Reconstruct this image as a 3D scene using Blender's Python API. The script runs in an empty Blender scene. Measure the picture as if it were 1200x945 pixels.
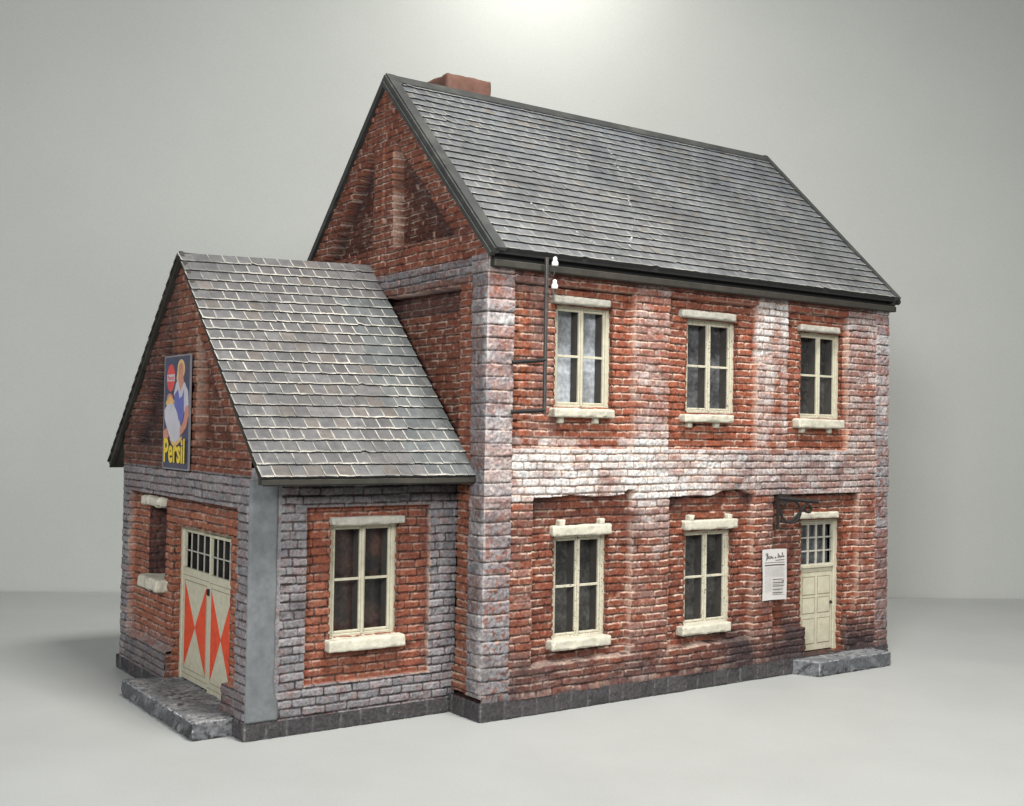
import bpy, math, random
import numpy as np
from mathutils import Matrix, Vector

# ------------------------------------------------------------------ basics
U = 0.01                       # one drawing unit is one centimetre: a tabletop model about 30 cm long
rng = random.Random(7)
sc = bpy.context.scene
col = sc.collection
X, Y, Z = np.eye(3)
L, D, A, A0, A1 = 21.81, 14.98, 7.64, 1.89, 15.23      # main length, main depth, annex length, annex front / back wall
RZ, EZ, EY = 23.86, 16.13, -0.39                       # main ridge height, eave height, eave y
ARZ, AEZ, AEY = 16.30, 8.33, 0.51                      # annex ridge, eave height, eave y
AM = 8.56                                              # annex ridge y


def link(o, parent=None):
    col.objects.link(o)
    if parent is not None:
        o.parent = parent
    return o


def tag(o, label=None, cat=None, group=None, kind=None):
    for k, v in (('label', label), ('category', cat), ('group', group), ('kind', kind)):
        if v:
            o[k] = v
    return o


def empty(name, loc):
    o = bpy.data.objects.new(name, None)
    o.location = [c * U for c in loc]
    o.empty_display_size = 0.01
    return link(o)


def child_fix(o, parent):
    """parent without moving: all things sit unrotated, so shift by the parent's location"""
    o.parent = parent
    o.matrix_parent_inverse = Matrix.Translation(-world_loc(parent))


def world_loc(o):
    v = Vector(o.location)
    return v


# ------------------------------------------------------------------ noise (numpy)
def h2(ix, iy, seed):
    ix = np.asarray(ix).astype(np.int64); iy = np.asarray(iy).astype(np.int64)
    n = (ix * 374761393 + iy * 668265263 + seed * 1274126177) & 0xffffffff
    n = ((n ^ (n >> 13)) * 1274126177) & 0xffffffff
    n = ((n ^ (n >> 16)) * 2246822519) & 0xffffffff
    n = n ^ (n >> 15)
    return (n & 0xffffff) / float(0xffffff)


def vn(x, y, seed):
    x = np.asarray(x, float); y = np.asarray(y, float)
    ix, iy = np.floor(x), np.floor(y)
    fx, fy = x - ix, y - iy
    fx = fx * fx * (3 - 2 * fx); fy = fy * fy * (3 - 2 * fy)
    a = h2(ix, iy, seed); b = h2(ix + 1, iy, seed); c = h2(ix, iy + 1, seed); d = h2(ix + 1, iy + 1, seed)
    return (a * (1 - fx) + b * fx) * (1 - fy) + (c * (1 - fx) + d * fx) * fy


def fbm(x, y, seed, octv=4):
    s, a, t = 0, 1.0, 0
    for i in range(octv):
        s = s + a * vn(x * 2 ** i + 17.3 * i, y * 2 ** i - 9.1 * i, seed + i); t += a; a *= 0.55
    return s / t


def ss(a, b, x):
    t = np.clip((x - a) / (b - a), 0, 1)
    return t * t * (3 - 2 * t)


def box(u, v, u0, u1, v0, v1, s=0.001):
    return ss(u0 - s, u0 + s, u) * ss(u1 + s, u1 - s, u) * ss(v0 - s, v0 + s, v) * ss(v1 + s, v1 - s, v)


def inbox(u, v, u0, u1, v0, v1):
    return (u > u0) & (u < u1) & (v > v0) & (v < v1)


def tri(u, v, p, q, r):
    def e(a, b):
        return (b[0] - a[0]) * (v - a[1]) - (b[1] - a[1]) * (u - a[0])
    s = np.sign((q[0] - p[0]) * (r[1] - p[1]) - (q[1] - p[1]) * (r[0] - p[0]))
    return (e(p, q) * s > 0) & (e(q, r) * s > 0) & (e(r, p) * s > 0)


# ------------------------------------------------------------------ materials
def material(name):
    m = bpy.data.materials.new(name)
    m.use_nodes = True
    nt = m.node_tree
    return m, nt, nt.nodes, nt.links, nt.nodes['Principled BSDF']


def noise_node(N, K, coord, scale, detail=4, rough=0.6):
    n = N.new('ShaderNodeTexNoise')
    n.inputs['Scale'].default_value = scale
    n.inputs['Detail'].default_value = detail
    n.inputs['Roughness'].default_value = rough
    K.new(coord, n.inputs['Vector'])
    return n


def ramp(N, K, src, stops):
    r = N.new('ShaderNodeValToRGB')
    el = r.color_ramp.elements
    while len(el) > 1:
        el.remove(el[-1])
    el[0].position = stops[0][0]; el[0].color = stops[0][1]
    for p, c in stops[1:]:
        e = el.new(p); e.color = c
    K.new(src, r.inputs[0])
    return r


def mix(N, K, kind, fac, a, b):
    m = N.new('ShaderNodeMix'); m.data_type = 'RGBA'; m.blend_type = kind
    for s, val in ((m.inputs[0], fac), (m.inputs[6], a), (m.inputs[7], b)):
        if hasattr(val, 'links') or hasattr(val, 'is_linked'):
            K.new(val, s)
        else:
            s.default_value = val
    return m.outputs[2]


def g(c, a=1):
    return (c, c, c, a)


def masonry(name, bump=0.5, rough=0.8, spec=0.25):
    """colour from the 'paint' attribute laid brick by brick, plus fine grain"""
    m, nt, N, K, B = material(name)
    tc = N.new('ShaderNodeTexCoord').outputs['Object']
    at = N.new('ShaderNodeAttribute'); at.attribute_name = 'paint'
    n1 = noise_node(N, K, tc, 900, 5, .7)
    r1 = ramp(N, K, n1.outputs[0], [(0.28, g(.42)), (0.5, g(1.0)), (0.74, g(1.55))])
    c = mix(N, K, 'MULTIPLY', 1.0, at.outputs['Color'], r1.outputs[0])
    n2 = noise_node(N, K, tc, 1700, 3, .6)
    r2 = ramp(N, K, n2.outputs[0], [(0.66, g(0)), (0.74, g(.55))])
    c = mix(N, K, 'MIX', r2.outputs[0], c, (.42, .33, .29, 1))
    K.new(c, B.inputs['Base Color'])
    B.inputs['Roughness'].default_value = rough
    B.inputs['Specular IOR Level'].default_value = spec
    bp = N.new('ShaderNodeBump'); bp.inputs['Strength'].default_value = bump; bp.inputs['Distance'].default_value = .0004
    K.new(n1.outputs[0], bp.inputs['Height']); K.new(bp.outputs[0], B.inputs['Normal'])
    return m


def paint(name, base, rough=.6, chips=.0, var=.18, scale=300, chipcol=(.05, .045, .035, 1), spec=.35, bump=.15, stain=None, stain_lo=.5):
    m, nt, N, K, B = material(name)
    tc = N.new('ShaderNodeTexCoord').outputs['Object']
    n1 = noise_node(N, K, tc, scale, 5, .65)
    r1 = ramp(N, K, n1.outputs[0], [(.25, g(1 - var)), (.75, g(1 + var))])
    c = mix(N, K, 'MULTIPLY', 1.0, (*base, 1), r1.outputs[0])
    if stain:
        n3 = noise_node(N, K, tc, scale * .35, 6, .7)
        r3 = ramp(N, K, n3.outputs[0], [(stain_lo, g(0)), (stain_lo + .22, g(.75))])
        c = mix(N, K, 'MIX', r3.outputs[0], c, (*stain, 1))
    if chips:
        n2 = noise_node(N, K, tc, scale * 3.2, 4, .7)
        r2 = ramp(N, K, n2.outputs[0], [(.74 - chips, g(0)), (.77 - chips, g(1))])
        c = mix(N, K, 'MIX', r2.outputs[0], c, chipcol)
    K.new(c, B.inputs['Base Color'])
    B.inputs['Roughness'].default_value = rough
    B.inputs['Specular IOR Level'].default_value = spec
    if bump:
        bp = N.new('ShaderNodeBump'); bp.inputs['Strength'].default_value = bump; bp.inputs['Distance'].default_value = .0003
        K.new(n1.outputs[0], bp.inputs['Height']); K.new(bp.outputs[0], B.inputs['Normal'])
    return m


def slate(name, edge, rough, edgew, patch):
    """roof tiles: colour per tile (attribute), dry-brushed pale rims (tile UV)"""
    m, nt, N, K, B = material(name)
    tc = N.new('ShaderNodeTexCoord').outputs['Object']
    at = N.new('ShaderNodeAttribute'); at.attribute_name = 'paint'
    uv = N.new('ShaderNodeUVMap'); uv.uv_map = 'tile'
    sp = N.new('ShaderNodeSeparateXYZ'); K.new(uv.outputs[0], sp.inputs[0])

    def math_(op, a, b=None):
        n = N.new('ShaderNodeMath'); n.operation = op
        for i, v in enumerate((a, b)):
            if v is None: continue
            if isinstance(v, (int, float)): n.inputs[i].default_value = v
            else: K.new(v, n.inputs[i])
        return n.outputs[0]
    ex = math_('MINIMUM', sp.outputs[0], math_('SUBTRACT', 1.0, sp.outputs[0]))
    ey = math_('MULTIPLY', sp.outputs[1], .8)
    e = math_('MINIMUM', sp.outputs[0], ey)
    n0 = noise_node(N, K, tc, 420, 4, .7)
    wob = math_('MULTIPLY', math_('SUBTRACT', n0.outputs[0], .5), edgew * 1.6)
    e = math_('ADD', e, wob)
    er = ramp(N, K, e, [(edgew * .35, g(1)), (edgew, g(0))])
    n1 = noise_node(N, K, tc, 60, 5, .65)
    pr = ramp(N, K, n1.outputs[0], [(.40, g(.12)), (.62, g(1))])
    ef = math_('MULTIPLY', er.outputs[0], pr.outputs[0])
    ef = math_('MULTIPLY', ef, edge)
    n2 = noise_node(N, K, tc, 260, 5, .7)
    r2 = ramp(N, K, n2.outputs[0], [(.25, g(.62)), (.75, g(1.38))])
    c = mix(N, K, 'MULTIPLY', 1.0, at.outputs['Color'], r2.outputs[0])
    n4 = noise_node(N, K, tc, 45, 5, .7)
    r4 = ramp(N, K, n4.outputs[0], [(.5, g(0)), (.72, g(patch))])
    c = mix(N, K, 'MIX', r4.outputs[0], c, (.25, .235, .205, 1))
    c = mix(N, K, 'MIX', ef, c, (.52, .49, .43, 1))
    K.new(c, B.inputs['Base Color'])
    B.inputs['Roughness'].default_value = rough
    B.inputs['Specular IOR Level'].default_value = .5
    bp = N.new('ShaderNodeBump'); bp.inputs['Strength'].default_value = .35; bp.inputs['Distance'].default_value = .0003
    K.new(n2.outputs[0], bp.inputs['Height']); K.new(bp.outputs[0], B.inputs['Normal'])
    return m


def glass(name, base, haze, rough=.22):
    """dusty acetate glazing: mostly opaque film, dust on most panes, over a dark gloss"""
    m, nt, N, K, B = material(name)
    tc = N.new('ShaderNodeTexCoord').outputs['Object']
    n1 = noise_node(N, K, tc, 75, 5, .65)
    r1 = ramp(N, K, n1.outputs[0], [(.42, (*base, 1)), (.72, (*haze, 1))])
    n2 = noise_node(N, K, tc, 600, 3, .6)
    r2 = ramp(N, K, n2.outputs[0], [(.3, g(.8)), (.7, g(1.25))])
    K.new(mix(N, K, 'MULTIPLY', 1.0, r1.outputs[0], r2.outputs[0]), B.inputs['Base Color'])
    B.inputs['Roughness'].default_value = rough
    B.inputs['Specular IOR Level'].default_value = .4
    return m


M = {}
M['brick'] = masonry('weathered_brick')
M['plinth'] = masonry('plinth_stone', bump=.8, rough=.7)
M['slate_main'] = slate('slate_blue_grey', .6, .5, .12, .05)
M['slate_annex'] = slate('slate_brown_grey', .85, .48, .11, .12)
M['slate_edge'] = paint('dark_tile_edge', (.022, .022, .022), .7)
M['cream'] = paint('cream_paint', (.43, .405, .305), .55, chips=.07, var=.16, scale=420, stain=(.36, .31, .22), stain_lo=.54)
M['creamchip'] = paint('chipped_cream_paint', (.45, .42, .325), .55, chips=.15, var=.16, scale=420, stain=(.36, .32, .24), stain_lo=.54)
M['groove'] = paint('panel_groove', (.23, .20, .13), .8)
M['liner'] = paint('dark_frame_back', (.05, .045, .04), .7)
M['sill'] = paint('pale_stone', (.47, .445, .36), .75, var=.2, scale=500, bump=.8, stain=(.27, .235, .18), stain_lo=.51, chips=.03, chipcol=(.09, .07, .05, 1))
M['lintel'] = paint('worn_pale_stone', (.36, .345, .295), .8, var=.2, scale=500, bump=.8, stain=(.2, .17, .14), stain_lo=.50, chips=.03, chipcol=(.07, .055, .045, 1))
M['red'] = paint('red_panel_paint', (.56, .058, .02), .6, var=.25, scale=350, chips=.03, chipcol=(.5, .3, .2, 1))
M['plaster'] = paint('grey_filler', (.115, .122, .125), .7, var=.25, scale=220, stain=(.17, .18, .185), bump=.5, chips=.02, chipcol=(.05, .055, .055, 1))
M['board'] = paint('dark_verge_board', (.036, .037, .035), .5, var=.3, scale=160, stain=(.085, .083, .075), bump=.2)
M['gutter'] = paint('gutter_board', (.028, .025, .02), .6, var=.3, scale=150, stain=(.06, .054, .043))
M['black'] = paint('black_shadow_gap', (.012, .012, .012), .8)
M['chimney'] = paint('terracotta', (.105, .050, .035), .75, var=.3, scale=260, stain=(.16, .08, .055), bump=.7)
M['iron'] = paint('rusty_iron', (.012, .010, .009), .8, var=.4, scale=400, stain=(.035, .018, .012), stain_lo=.55)
M['steel'] = paint('mast_metal', (.05, .046, .042), .4, var=.3, scale=300, stain=(.20, .18, .15), stain_lo=.55)
M['ceramic'] = paint('white_ceramic', (.86, .86, .83), .15, var=.03, bump=0, spec=.6)
M['pane'] = glass('dusty_dark_pane', (.030, .029, .028), (.10, .098, .092))
M['paneblue'] = glass('pale_bluish_pane', (.23, .24, .25), (.50, .53, .57), .3)
M['panered'] = glass('brick_reflection_pane', (.022, .021, .021), (.085, .045, .035))  # brown haze imitates brick reflected in dark glass
M['panemid'] = glass('dusty_grey_pane', (.050, .050, .052), (.17, .175, .185))
M['flake'] = paint('pale_flakes', (.42, .42, .40), .7)
M['hole'] = paint('dark_opening', (.008, .007, .006), .9)


# ------------------------------------------------------------------ mesh helpers
def raw_mesh(name, verts, faces, mats, parent=None, colors=None, fmat=None, smooth=False, uv=None):
    me = bpy.data.meshes.new(name)
    v = np.asarray(verts, np.float64) * U
    if isinstance(faces, np.ndarray):
        nf = len(faces)
        me.vertices.add(len(v)); me.vertices.foreach_set('co', v.astype(np.float32).ravel())
        me.loops.add(nf * 4); me.loops.foreach_set('vertex_index', faces.astype(np.int32).ravel())
        me.polygons.add(nf); me.polygons.foreach_set('loop_start', np.arange(0, nf * 4, 4, dtype=np.int32))
    else:
        me.from_pydata([tuple(p) for p in v], [], faces)
    if colors is not None:
        a = me.attributes.new('paint', 'FLOAT_COLOR', 'POINT')
        c = np.ones((len(v), 4), np.float32); c[:, :3] = colors
        a.data.foreach_set('color', c.ravel())
    if uv is not None:
        l = me.uv_layers.new(name='tile')
        l.data.foreach_set('uv', np.asarray(uv, np.float32).ravel())
    for m in (mats if isinstance(mats, (list, tuple)) else [mats]):
        me.materials.append(m)
    if fmat is not None:
        me.polygons.foreach_set('material_index', np.asarray(fmat, np.int32))
    me.update(); me.validate()
    if smooth:
        me.polygons.foreach_set('use_smooth', np.ones(len(me.polygons), bool))
    o = bpy.data.objects.new(name, me)
    link(o)
    if parent is not None:
        root = parent
        while root.parent: root = root.parent
        o.parent = parent
        o.matrix_parent_inverse = Matrix.Translation(-Vector(root.location)) if parent is root else Matrix.Identity(4)
        if parent is not root:          # parent's mesh already sits in world coordinates through its own inverse
            o.matrix_parent_inverse = Matrix.Identity(4)
    return o


class MB:
    """collects simple solids into ONE mesh"""
    def __init__(s):
        s.v, s.f, s.m = [], [], []

    def add(s, v, f, m=0):
        b = len(s.v); s.v += [tuple(p) for p in v]; s.f += [[b + i for i in q] for q in f]; s.m += [m] * len(f)
        return s

    def box(s, x0, x1, y0, y1, z0, z1, m=0, c=0.0):
        if c <= 0:
            v = [(x, y, z) for x in (x0, x1) for y in (y0, y1) for z in (z0, z1)]
            return s.add(v, [(0, 1, 3, 2), (4, 6, 7, 5), (0, 4, 5, 1), (2, 3, 7, 6), (0, 2, 6, 4), (1, 5, 7, 3)], m)
        v = []
        lo, hi = (x0, y0, z0), (x1, y1, z1)
        idx = {}
        for sx in (0, 1):
            for sy in (0, 1):
                for sz in (0, 1):
                    for ax in range(3):
                        p = []
                        for i, q in enumerate((sx, sy, sz)):
                            w = (hi if q else lo)[i]
                            if i != ax: w += -c if q else c
                            p.append(w)
                        idx[(sx, sy, sz, ax)] = len(v); v.append(p)
        f = []
        for ax in range(3):                      # flat sides
            o = [i for i in range(3) if i != ax]
            for q in (0, 1):
                k = []
                for a, b in ((0, 0), (1, 0), (1, 1), (0, 1)):
                    t = [0, 0, 0]; t[ax] = q; t[o[0]] = a; t[o[1]] = b
                    k.append(idx[(*t, ax)])
                f.append(k)
        for ax in range(3):                      # bevel strips
            o = [i for i in range(3) if i != ax]
            for a in (0, 1):
                for b in (0, 1):
                    t0 = [0, 0, 0]; t1 = [0, 0, 0]; t0[o[0]] = t1[o[0]] = a; t0[o[1]] = t1[o[1]] = b; t1[ax] = 1
                    f.append([idx[(*t0, o[0])], idx[(*t1, o[0])], idx[(*t1, o[1])], idx[(*t0, o[1])]])
        for sx in (0, 1):
            for sy in (0, 1):
                for sz in (0, 1):
                    f.append([idx[(sx, sy, sz, a)] for a in range(3)])
        return s.add(v, f, m)

    def tube(s, pts, r, n=8, m=0, closed=False):
        pts = [Vector(p) for p in pts]
        rr = r if isinstance(r, (list, tuple)) else [r] * len(pts)
        rings = []
        for i, p in enumerate(pts):
            d = (pts[min(i + 1, len(pts) - 1)] - pts[max(i - 1, 0)]).normalized()
            up = Vector((0, 0, 1)) if abs(d.z) < .9 else Vector((0, 1, 0))
            a = d.cross(up).normalized(); b = d.cross(a)
            rings.append([p + rr[i] * (math.cos(t * 2 * math.pi / n) * a + math.sin(t * 2 * math.pi / n) * b) for t in range(n)])
        v = [q for ring in rings for q in ring]
        f = []
        for i in range(len(pts) - 1):
            for j in range(n):
                f.append([i * n + j, i * n + (j + 1) % n, (i + 1) * n + (j + 1) % n, (i + 1) * n + j])
        f.append(list(range(n))[::-1]); f.append([(len(pts) - 1) * n + j for j in range(n)])
        return s.add(v, f, m)

    def lathe(s, base, prof, n=16, m=0):
        pts = [(base[0], base[1], base[2] + z) for r, z in prof]
        return s.tube(pts, [max(r, .001) for r, z in prof], n, m)

    def prism(s, poly, o, ax, bx, nx, t0, t1, m=0):
        """flat outline poly (2-D) extruded from t0 to t1 along nx"""
        o, ax, bx, nx = map(Vector, (o, ax, bx, nx))
        n = len(poly)
        v = [o + ax * p[0] + bx * p[1] + nx * t for t in (t0, t1) for p in poly]
        f = [list(range(n))[::-1], list(range(n, 2 * n))] + [[i, (i + 1) % n, n + (i + 1) % n, n + i] for i in range(n)]
        return s.add(v, f, m)

    def build(s, name, mats, parent=None, smooth=False):
        o = raw_mesh(name, s.v, s.f, mats, parent, fmat=s.m, smooth=smooth)
        import bmesh
        bm = bmesh.new(); bm.from_mesh(o.data); bmesh.ops.recalc_face_normals(bm, faces=bm.faces); bm.to_mesh(o.data); bm.free()
        return o


def stone(name, x0, x1, y0, y1, z0, z1, mats, parent=None, r=.03, amp=.035, res=.05, seed=1, extra=(), chip=.05, tint=None):
    """hand-cut slab: rounded, chipped box(es) with an uneven surface"""
    V, Fc, Cl = [], [], []
    for (a0, a1, b0, b1, c0, c1) in [(x0, x1, y0, y1, z0, z1)] + list(extra):
        lo = np.array([a0, b0, c0]); hi = np.array([a1, b1, c1]); ctr = (lo + hi) / 2
        rr = min(r, .45 * float((hi - lo).min()))
        vs, fs = [], []
        for ax in range(3):
            o1, o2 = [i for i in range(3) if i != ax]
            n1 = max(3, int((hi[o1] - lo[o1]) / res)); n2 = max(3, int((hi[o2] - lo[o2]) / res))
            for q in (0, 1):
                a, b = np.meshgrid(np.linspace(lo[o1], hi[o1], n1 + 1), np.linspace(lo[o2], hi[o2], n2 + 1), indexing='ij')
                p = np.zeros(a.shape + (3,)); p[..., o1] = a; p[..., o2] = b; p[..., ax] = (hi if q else lo)[ax]
                base = sum(len(k) for k in vs)
                i = np.arange(n1)[:, None] * (n2 + 1) + np.arange(n2)[None, :]
                ff = np.stack([i, i + n2 + 1, i + n2 + 2, i + 1], -1).reshape(-1, 4)
                if (q == 0) ^ (ax == 1): ff = ff[:, ::-1]
                vs.append(p.reshape(-1, 3)); fs.append(ff + base)
        p = np.concatenate(vs); f = np.concatenate(fs)
        core = np.clip(p, lo + rr, hi - rr)
        d = p - core; ln = np.linalg.norm(d, axis=1, keepdims=True)
        n = np.where(ln > 1e-9, d / np.maximum(ln, 1e-9), 0)
        edge = (np.abs(n) > .25).sum(1) > 1
        nz = fbm(p[:, 0] * 2.1 + p[:, 1] * 3.7, p[:, 2] * 3.1 + p[:, 1] * 1.9, seed, 4) - .5
        ch = np.maximum(0, fbm(p[:, 0] * 4 + 9 + p[:, 2] * 2, p[:, 1] * 4 + p[:, 2] * 3, seed + 50, 3) - .5) * chip * 4 * edge
        p = core + n * (rr + nz * amp * 2 - ch)[:, None]
        key = np.round(p * 1e4).astype(np.int64)
        uq, first, inv = np.unique(key, axis=0, return_index=True, return_inverse=True)
        inv = inv.ravel()
        b = sum(len(k) for k in V)
        V.append(p[first]); Fc.append(inv[f] + b)
        if tint:
            m1 = fbm(p[:, 0] * 1.7 + p[:, 2] * 3, p[:, 1] * 1.7 + p[:, 2] * 2, seed + 70, 5); m2 = fbm(p[:, 0] * 6, p[:, 1] * 6 + p[:, 2] * 6, seed + 71, 3)
            flat = (np.abs(n[:, 2]) > .9) & (p[:, 2] > (lo[2] + hi[2]) / 2)
            cc = lerp(np.broadcast_to(C(*tint[0]), p.shape), np.broadcast_to(C(*tint[1]), p.shape), np.clip(ss(.38, .62, m1) * (.55 + .45 * flat) + .35 * flat, 0, 1))
            cc = lerp(cc, np.broadcast_to(C(*tint[2]), p.shape), edge * ss(.4, .62, m2) * .85)
            cc = lerp(cc, np.broadcast_to(C(.02, .02, .022), p.shape), ss(.64, .70, m2 * .6 + m1 * .4 + .06) * .8)
            Cl.append(np.clip(cc[first], 0, 1))
    return raw_mesh(name, np.concatenate(V), np.concatenate(Fc), mats, parent, smooth=True, colors=np.concatenate(Cl) if tint else None)


# ------------------------------------------------------------------ brick relief
def bricks(u, v, ch, bl, seed, mw=.040, rnd=.032):
    vv = v + .05 * (vn(u * .55, v * .4, seed + 3) - .5) + .03 * (vn(u * 2.1, v * 1.1, seed + 4) - .5)
    row = np.floor(vv / ch); fz = vv / ch - row
    off = (row % 2) * .5 + (h2(row, row * 0 + 5, seed) - .5) * .3
    fu = u / bl + off + .05 * (vn(u * 1.7, v * 2, seed + 6) - .5)
    c = np.floor(fu)
    j = lambda k: k + (h2(row, k, seed + 11) - .5) * .34
    lo = j(c)
    c = np.where(fu < lo, c - 1, c); c = np.where(fu >= j(c + 1), c + 1, c)
    lo, hi = j(c), j(c + 1)
    du = np.minimum(fu - lo, hi - fu) * bl
    dz = np.minimum(fz, 1 - fz) * ch
    k = .035                                            # rounded corner
    du2, dz2 = np.minimum(du, 2 * k), np.minimum(dz, 2 * k)
    vj = ss(.040, .012, du)
    du = du + .008 + .022 * (h2(row, c, seed + 71) - .5)       # head joints are shallow and mostly painted over
    du2 = np.minimum(du, 2 * k)
    d = np.where((du < 2 * k) & (dz < 2 * k), 2 * k - np.hypot(2 * k - du2, 2 * k - dz2), np.minimum(du, dz))
    d = d + .045 * (fbm(u * 4.3, v * 4.3, seed + 21, 3) - .5)
    prof = ss(mw * .35, mw * .35 + rnd, d)
    return prof, d, h2(row, c, seed + 31), h2(row, c, seed + 32), h2(row, c, seed + 33), fz, vj


def quoins(u, v, ch, seed):
    vv = v + .05 * (vn(u * .9, v * .5, seed + 3) - .5)
    row = np.floor(vv / ch); fz = vv / ch - row
    d = np.minimum(fz, 1 - fz) * ch + .05 * (fbm(u * 4, v * 4, seed + 8, 3) - .5)
    prof = ss(.004, .05, d)
    return prof, d, h2(row, row * 0, seed + 31), h2(row, row * 0, seed + 32), h2(row, row * 0, seed + 33), fz


def lerp(a, b, t):
    return a + (b - a) * t[..., None]


C = lambda r, g_, b: np.array([r, g_, b])


def relief(o, ud, vd, nd, u0, u1, v0, v1, du, dv, zone, holes=(), keep=None, corners=(), seed=1, ch=.285, bl=.74):
    """one wall face as a real relief; zone(u,v) -> dict of base depth, quoin mask, paint weights"""
    nu, nv = max(2, int(round((u1 - u0) / du))), max(2, int(round((v1 - v0) / dv)))
    us = np.linspace(u0, u1, nu + 1); vs = np.linspace(v0, v1, nv + 1)
    for (a, b, c, d) in holes:                          # grid lines on the edges of the openings
        for e in (a, b): us[np.argmin(abs(us - e))] = e
        for e in (c, d): vs[np.argmin(abs(vs - e))] = e
    u, v = np.meshgrid(us, vs, indexing='ij')
    zn = zone(u, v)
    base = zn.get('h', 0) + 0 * u
    q = zn.get('quoin', 0) + 0 * u
    if zn.get('useg') is not None:                      # shift the pattern so a pier gets its own joints
        useg = zn['useg']
    else:
        useg = 0
    pb = bricks(u + useg, v, ch, bl, seed)
    pq = quoins(u, v, .452, 77)
    prof = np.where(q > .5, pq[0], pb[0]); d = np.where(q > .5, pq[1], pb[1])
    r1, r2, r3 = (np.where(q > .5, pq[i], pb[i]) for i in (2, 3, 4)); fz = np.where(q > .5, pq[5], pb[5])
    smooth = zn.get('smooth', 0) + 0 * u
    n1 = fbm(u * 3.2, v * 3.2, seed + 40, 4) - .5
    n2 = fbm(u * 9, v * 9, seed + 41, 3) - .5
    md = .062
    hh = base - np.where(q > .5, .05, md) * (1 - prof) * (1 - smooth) + prof * (r1 - .5) * .055 * (1 - smooth) + n1 * .05 + n2 * np.where(q > .5, .085, .045) * (1 - .6 * smooth)
    chipped = (r3 > .93) & (q < .5)
    hh = hh - chipped * prof * .05 * fbm(u * 5, v * 5, seed + 44, 2) * 2 * (1 - smooth)
    shift = 0 * u
    for (ue, sgn, sd) in corners:
        w = ss(.14, .0, abs(u - ue))
        cz = quoins(0 * v, v, .452, 77)[0]
        hc = -.03 - .05 * (1 - cz) - .09 * np.maximum(0, fbm(0 * v, v * 3.1, sd, 3) - .42)
        hh = hh * (1 - w) + (base + hc) * w
        shift = shift - (base + hc) * w * sgn
    # ---- colour
    tone = zn.get('tone', 1.0) + 0 * u
    hue = np.clip(.15 + .5 * r2 + .7 * (fbm(u * .8, v * .8, seed + 50, 3) - .5), 0, 1)
    red = lerp(lerp(np.broadcast_to(C(.265, .078, .041), u.shape + (3,)), np.broadcast_to(C(.210, .062, .036), u.shape + (3,)), ss(.2, .7, hue)),
               np.broadcast_to(C(.125, .048, .040), u.shape + (3,)), ss(.62, 1, hue) * .8)
    red = red * (tone * (.80 + .17 * r1))[..., None]
    red = lerp(red, np.broadcast_to(C(.27, .115, .065), u.shape + (3,)), zn.get('orange', 0) * .6 + 0 * u)
    speck = fbm(u * 7, v * 7, seed + 60, 3)
    gy = zn.get('grey', 0) + 0 * u
    gw = np.clip(gy * 1.5 - .25 + (r3 - .5) * .35 * (gy < .98) + (fbm(u * 2.3, v * 2.3, seed + 61, 4) - .5) * .9 * (gy > .02) * (gy < .995), 0, 1) * (gy > .02)
    wear = ss(.57, .64, speck) * .8 * zn.get('wear', .5)
    gw = np.where(gy > .5, gw * (1 - wear), gw)
    greyc = lerp(np.broadcast_to(C(.165, .170, .182), u.shape + (3,)), np.broadcast_to(C(.235, .232, .240), u.shape + (3,)), r1) * zn.get('gtone', 1.0 + 0 * u)[..., None]
    c = lerp(red, greyc, gw * .93)
    # worn pinkish dry-brush
    pk = np.clip(zn.get('pink', 0) + 0 * u + (zn.get('pink', 0) > 0.01) * ((r2 - .5) * .5 + (fbm(u * 1.6, v * 1.6, seed + 62, 4) - .5) * .9), 0, 1)
    c = lerp(c, np.broadcast_to(C(.30, .195, .17), u.shape + (3,)), pk * .75)
    wt = zn.get('white', 0) + 0 * u
    wt = np.clip(wt + (wt > .01) * ((r3 - .5) * .45 + (fbm(u * 1.5, v * 2.2, seed + 63, 4) - .5) * 1.1 + (speck - .5) * .5), 0, 1)
    c = lerp(c, np.broadcast_to(C(.50, .49, .475), u.shape + (3,)), wt * .95)
    # mortar joints: dark wash, paler where white paint lies over them
    mort = lerp(np.broadcast_to(C(.044, .017, .011), u.shape + (3,)), np.broadcast_to(C(.24, .195, .175), u.shape + (3,)), np.clip(wt * 1.1 + pk * .4, 0, 1) * .85)
    mort = lerp(mort, np.broadcast_to(C(*zn.get('mortc', (.045, .035, .035))), u.shape + (3,)), gw)
    mjit = ss(.35, .62, fbm(u * 1.3, v * 1.3, seed + 64, 3))
    mort = lerp(mort, mort * 0 + C(.16, .085, .06), (1 - gw) * mjit * zn.get('mlight', .35))
    if 'ledge' in zn: rimx = zn['ledge'] * ss(.3, .5, fbm(u * 1.7, v * 0, seed + 69, 3))
    c = lerp(mort, c, (ss(.0, .6, prof) * (1 - smooth) + smooth))
    if 'vlight' in zn:
        vjm = pb[6] * (q < .5) * ss(.35, .55, fbm(u * 2.1, v * 2.1, seed + 90, 3)) * zn['vlight'] * (1 - gw) * ss(.1, .5, np.minimum(fz, 1 - fz) * 4)
        c = lerp(c, np.broadcast_to(C(.34, .20, .15), u.shape + (3,)), np.clip(vjm, 0, 1))
    # dry-brushed brick arrises, upper edges stronger to paint in light from above
    rim = ss(.008, .03, d) * ss(.085, .045, d) * (.34 + .66 * ss(.55, .8, fz)) * ss(.36, .62, fbm(u * 2.7 + 3, v * 2.7, seed + 65, 3)) * (1 - smooth)
    c = lerp(c, lerp(np.broadcast_to(C(.54, .40, .32), u.shape + (3,)), np.broadcast_to(C(.36, .35, .36), u.shape + (3,)), gw), rim * zn.get('rim', .6) * (1 - .5 * gw))
    k = max(1, int(round(.03 / du)))
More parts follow.
